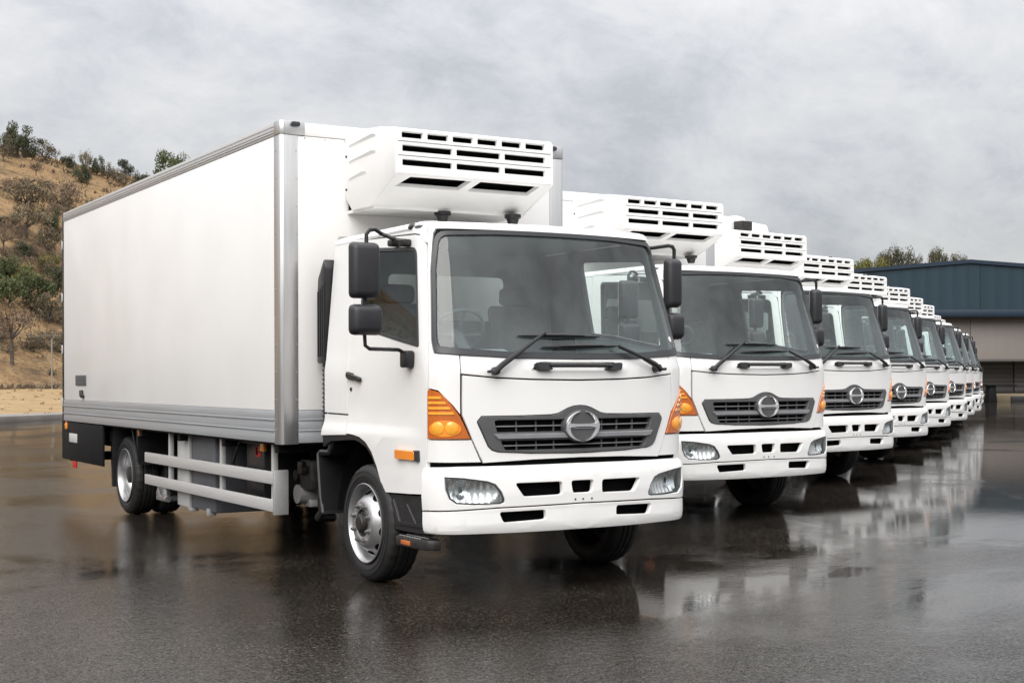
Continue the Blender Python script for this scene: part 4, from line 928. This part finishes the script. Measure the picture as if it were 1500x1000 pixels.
LOW = [('green', 1, 14, 452, 64, 62, .2, 'big green tree at the foot of the hill, leftmost'), ('green', 2, 52, 456, 56, 52, .2, 'leafy green tree at the foot of the hill beside the trailer'),
       ('lime', 0, 36, 426, 42, 34, .15, 'yellow-green tree rising behind the two big green trees'), ('lime', 1, 72, 402, 34, 28, .1, 'yellow-green bush on the slope close to the trailer edge'),
       ('brown', 1, 18, 536, 84, 92, .55, 'dark bare-branched tree with a thin leaning trunk behind the fence'), ('olive', 0, 72, 478, 52, 50, .2, 'dull olive tree low on the slope behind the fence post'),
       ('green', 0, 2, 410, 44, 36, .1, 'green bush above the big green trees at the picture edge'), ('dark', 2, 84, 432, 40, 40, .15, 'dark bush on the lower slope half behind the trailer'),
       ('olive', 1, 40, 352, 62, 50, .45, 'umbrella-shaped grey tree with forked trunk alone mid-slope'), ('brown', 2, 4, 372, 34, 44, .4, 'reddish-brown thin tree mid-slope, left of the umbrella-shaped tree'),
       ('green', 1, 74, 338, 28, 32, .15, 'small fresh green tree mid-slope beside the trailer top corner'), ('olive', 2, 70, 378, 36, 42, .3, 'greyish tree below the small fresh green tree'),
       ('olive', 0, 38, 300, 66, 36, .08, 'widest grey-olive thicket on the upper slope'), ('brown', 0, 92, 306, 60, 42, .1, 'brown thicket on the upper slope above the trailer corner'),
       ('dark', 0, 118, 268, 30, 26, .08, 'dark gully shrub just under the crest'), ('brown', 1, 53, 256, 20, 24, .25, 'lone twiggy shrub on the bare sandy face')]
for kd, vr, u, v, w_, h_, tr, lab in LOW: hill_plant(kd, vr, u, v, w_, h_, tr, 'hill_tree', lab, 'tree', 'trees on the hillside')
def shrub_label(k, s, u, v):
    a = min(NEAR, key=lambda q: math.hypot(q[0] - u, (q[1] - v) * .8)); dx, dy = u - a[0], v - a[1]
    w = ('left of' if dx < 0 else 'right of') if abs(dx) > abs(dy) else ('above' if dy < 0 else 'below')
    size = 'small' if s < 19 else ('mid-sized' if s < 28 else 'broad')
    ref = ' '.join(a[2].split()[:6]); 
    for cut in (' on', ' at', ' above', ' with', ' just', ' mid-slope', ' rising', ' behind', ' beside', ' low', ' against', ' under', ' midway', ' where', ' tucked', ' standing'): ref = ref.split(cut + ' ')[0]
    return f"{size} {dict(olive='grey-olive', brown='brown twiggy', dark='dark')[k]} shrub {w} the {ref}"
NEAR = [(q[2], q[3] - q[5] / 2, q[7].split(',')[0]) for q in RIDGE + LOW]
for i in range(80):
    u, v = rnd.uniform(-30, 230), rnd.uniform(268, 520)
    if u > 90 and v > 330: u = rnd.uniform(-30, 90)
    k_ = rnd.choice(['olive', 'brown', 'brown', 'olive', 'brown', 'olive', 'dark']); s_ = rnd.uniform(12, 30) * (1 + (v - 268) / 400)
    hill_plant(k_, rnd.randrange(3), u, v, s_, s_ * rnd.uniform(.5, .8), .08, 'hill_shrub', shrub_label(k_, s_, u, v), 'shrub', {'olive': 'grey-olive shrubs on the slope', 'brown': 'brown shrubs on the slope', 'dark': 'dark shrubs on the slope'}[k_])
def tufts(name, spots, mat, w, h, lab=None):
    mb = MB(); vs = []; fs = []
    for p in spots:
        s = rnd.uniform(.6, 1.5)
        for k in range(8):
            a = rnd.uniform(0, 6.28); q = Vector((math.cos(a), math.sin(a), 0)); b = len(vs); c = p + Vector((rnd.gauss(0, .45), rnd.gauss(0, .45), 0)) * w
            tip = c + Vector((rnd.gauss(0, .45) * w, rnd.gauss(0, .45) * w, h * s * rnd.uniform(.5, 1.15))); m_ = c.lerp(tip, .5) + q * w * s * .22
            vs += [c - q * w * s * .1, c + q * w * s * .1, m_, tip, c.lerp(tip, .55) - q * w * s * .18]; fs.append((b, b + 1, b + 2, b + 3, b + 4))
    mb.add(vs, fs); return tag(mb.build(name, mat, ang=0), kind='stuff')
tufts('dry_grass', [tpos(rnd.uniform(26, 112), rnd.uniform(95, 235)) for _ in range(5200)], leaf_mat('dry_grass_blades', (.18, .122, .066), (.36, .245, .125)), .36, .26)
tufts('scrub', [tpos(rnd.uniform(25, 108), rnd.uniform(95, 235)) for _ in range(2600)] + [tpos(rnd.uniform(-.5, 1.5) + 24, rnd.uniform(0, 140)) for _ in range(1500)] + [tpos(rnd.uniform(26, 100), rnd.uniform(-300, 95)) for _ in range(4000)], leaf_mat('scrub_leaves', (.09, .07, .047), (.17, .13, .083)), .42, .36)
tufts('verge_grass', [tpos(rnd.uniform(1, 22), rnd.uniform(-10, 80)) for _ in range(700)], leaf_mat('straw_blades', (.17, .115, .055), (.28, .20, .10)), .10, .07)
# ------------------------------------------------------------------ fence on the verge
fe = empty('security_fence', (0, 0, 0)); galv = simple('galvanised_steel', (.27, .255, .235), .5, metal=.5, vary=.1)
r_ = view_ray(76, 553); fp_t = (EYE + r_ * ((20 - (EYE - KO).dot(KN)) / r_.dot(KN)) - KO).dot(KD)
pm = MB(); pm.tube([(0, 0, -.2), (0, 0, 2.62)], .045, 8); pm.tube([(0, 0, 2.6), tuple(KN * -.28 + Vector((0, 0, 2.86)))], .03, 6)
for k in range(-9, 7):
    p = tpos(20, fp_t + 5.6 * k)
    if k == -9: o = pm.build('fence_post', galv, fe, loc=p); pme = o.data
    else: o = bpy.data.objects.new('fence_post', pme); col.objects.link(o); o.parent = fe; o.location = p
for z, off in ((.25, 0), (.9, 0), (1.5, 0), (2.05, 0), (2.5, 0), (2.70, -.12), (2.78, -.2), (2.85, -.27)):
    wr = MB(); wr.tube([tpos(20, fp_t + 5.6 * k) + KN * off + Vector((0, 0, z)) for k in range(-9, 7)], .006, 4); wr.build('fence_wire', galv, fe)
tag(fe, 'tall wire fence with steel posts and outward barbed arms along the top of the verge', 'fence')

# ------------------------------------------------------------------ warehouse
WH = empty('warehouse', EYE + FW * 74 - Vector((0, 0, EYE.z)), -TH)
def clad(name, c, ribs):
    m, nt, b = new_mat(name); L = nt.links
    f = nz(nt, .5, 6, .6, stretch=(1, 1, .35)); lo = tuple(x * .86 for x in c); hi = tuple(x * 1.1 for x in c)
    L.new(ramp(nt, f, [(.3, lo), (.7, hi)]), b.inputs['Base Color']); b.inputs['Roughness'].default_value = .5; return m
blue = clad('blue_steel_cladding', (.0058, .026, .040), 0); blue_d = clad('dark_blue_trim', (.005, .018, .038), 0)
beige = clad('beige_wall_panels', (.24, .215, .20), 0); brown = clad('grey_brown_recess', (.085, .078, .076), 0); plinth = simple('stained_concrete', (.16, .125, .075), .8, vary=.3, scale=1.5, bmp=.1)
XA, XB, PK, ZP, SL = 9.0, 40.0, 24.2, 7.44, .079
roofz = lambda x: ZP - SL * abs(x - PK)
def ribbed(z0f, z1f, y, x0, x1, pitch, dep):
    xs = []; x = x0
    while x < x1 - 1e-6:
        xs += [(x, 0), (x + pitch * .62, 0), (x + pitch * .70, -dep), (x + pitch * .92, -dep)]; x += pitch
    xs.append((x1, 0)); vs = []; n = len(xs)
    for q, d in xs: vs += [(q, y + d, z0f(q)), (q, y + d, z1f(q))]
    return vs, [(2 * i, 2 * i + 2, 2 * i + 3, 2 * i + 1) for i in range(n - 1)]
w1 = MB(); w1.add(*ribbed(lambda x: 4.62, lambda x: roofz(x) - .05, 0, XA, PK, .72, .006)); w1.add(*ribbed(lambda x: 4.62, lambda x: roofz(x) - .05, 0, PK, XB, .72, .006))
fa = w1.build('gable_cladding', blue, WH, ang=20)
w1 = MB()
for a, b in ((XA - .2, PK), (PK, XB + .2)): w1.poly([(a, -.14, roofz(a) - .12), (b, -.14, roofz(b) - .12), (b, -.14, roofz(b) + .07), (a, -.14, roofz(a) + .07), (a, .2, roofz(a) - .12), (b, .2, roofz(b) - .12), (b, .2, roofz(b) + .07), (a, .2, roofz(a) + .07)], [(0, 1, 2, 3), (4, 5, 6, 7), (0, 1, 5, 4), (2, 3, 7, 6), (1, 2, 6, 5), (0, 3, 7, 4)])
w1.build('barge_trim', blue_d, WH)
w1 = MB()
for a, b in ((XA - .2, PK), (PK, XB + .2)): w1.poly([(a, .21, roofz(a) - .06), (b, .21, roofz(b) - .06), (b, 40, roofz(b) - .06), (a, 40, roofz(a) - .06), (a, .21, roofz(a) + .05), (b, .21, roofz(b) + .05), (b, 40, roofz(b) + .05), (a, 40, roofz(a) + .05)], [(0, 1, 2, 3), (4, 5, 6, 7), (0, 1, 5, 4), (2, 3, 7, 6), (1, 2, 6, 5), (0, 3, 7, 4)])
w1.build('roof', blue, WH)
w1 = MB(); w1.box((XA, -.12, 4.50), (XB, .06, 4.86), .02); w1.build('fascia_band', blue_d, WH)
w1 = MB(); w1.box((XA, .0, 4.46), (XB, 2.4, 4.54)); w1.build('soffit', brown, WH)
n_ = 10
for k in range(n_):
    a, b = XA + (XB - XA) * k / n_, XA + (XB - XA) * (k + 1) / n_
    p = MB(); p.box((a + .012, .85, 2.26), (b - .012, 1.05, 4.455), .01); p.build('wall_panel', beige, WH)
    p = MB(); p.box((a + .04, 3.1, .44), (b - .04, 3.2, 2.4), .01)
    for j in range(7): p.box((a + .05, 3.07, .5 + .26 * j), (b - .05, 3.1, .5 + .26 * j + .23), .01)
    p.build('roller_door', brown, WH)
w1 = MB(); w1.box((XA, .83, 2.14), (XB, 1.09, 2.255), .01); w1.build('wall_sill', blue_d if 0 else brown, WH)
w1 = MB(); w1.box((XA, 1.10, 2.2), (XB, 3.1, 2.3)); w1.box((XA, 3.22, 0), (XB, 3.4, 4.5)); w1.build('recess_wall', brown, WH)
w1 = MB(); w1.box((XA, -3.2, 0), (XB, 3.3, .42), .03); w1.build('loading_platform', plinth, WH)
for k in range(9):
    x = XA + 8 + k * 2.05; p = MB(); p.box((x, -3.32, .06), (x + 1.0, -3.19, .34), .02); p.build('dock_bumper', MT['rubber'], WH)
for x in (XA, XB):
    p = MB(); p.box((x - .1, .25, 0), (x + .1, 40, 6.0)); p.build('side_wall', beige, WH)
tag(WH, 'long warehouse with dark blue gable cladding above a beige wall and shadowed bays', 'warehouse')
# dark bench standing before the warehouse platform
be = empty('bench', EYE + FW * 69.5 + RT * 24.15 - Vector((0, 0, EYE.z - .078)), -TH)
p = MB(); p.box((-.70, -.4, .80), (.75, .4, .88), .015); p.build('bench_top', MT['under'], be)
p = MB(); p.prism([(-.62, 0), (-.18, 0), (-.25, .80), (-.55, .80)], -.3, .3, 'y', .01); p.build('bench_leg', MT['under'], be)
tag(be, 'dark bench on one thick leg standing before the warehouse platform', 'bench')
# gum trees behind the warehouse
GUM = [('gum', 0, 1298, 28, 26, 'wispy gum tree, leftmost of the tall ones above the blue roof'), ('gum', 1, 1322, 40, 36, 'broad gum crown above the roof beside the wispy one'),
       ('gum', 2, 1350, 28, 22, 'low gum crown filling the gap above the middle of the roof slope'), ('gum', 0, 1374, 34, 30, 'brownish gum crown near the roof peak'), ('gum', 1, 1404, 26, 24, 'small gum crown just left of the roof peak'),
       ('lime', 0, 1262, 44, 16, 'low yellow-green tree where the roof meets the cooling units'), ('lime', 1, 1284, 40, 18, 'yellow-green rounded tree next to the wispy gum')]
for kd, vr, u, wpx, hpx, lab in GUM:
    D = 122. if kd == 'gum' else 116.; r = view_ray(u, 551); p = EYE + r * D; p.z = 0
    top = {1298: 369, 1322: 363, 1350: 377, 1374: 365, 1404: 373, 1262: 383, 1284: 378}[u]
    zt = EYE.z + (549.8 - top) / F_ * D; hc = (hpx + 14) / F_ * D
    t = plant(kd, vr, p, wpx / F_ * D * 1.05, zt, zt - hc, 'gum_tree' if kd == 'gum' else 'leafy_tree', lab, 'tree', 'trees behind the warehouse')
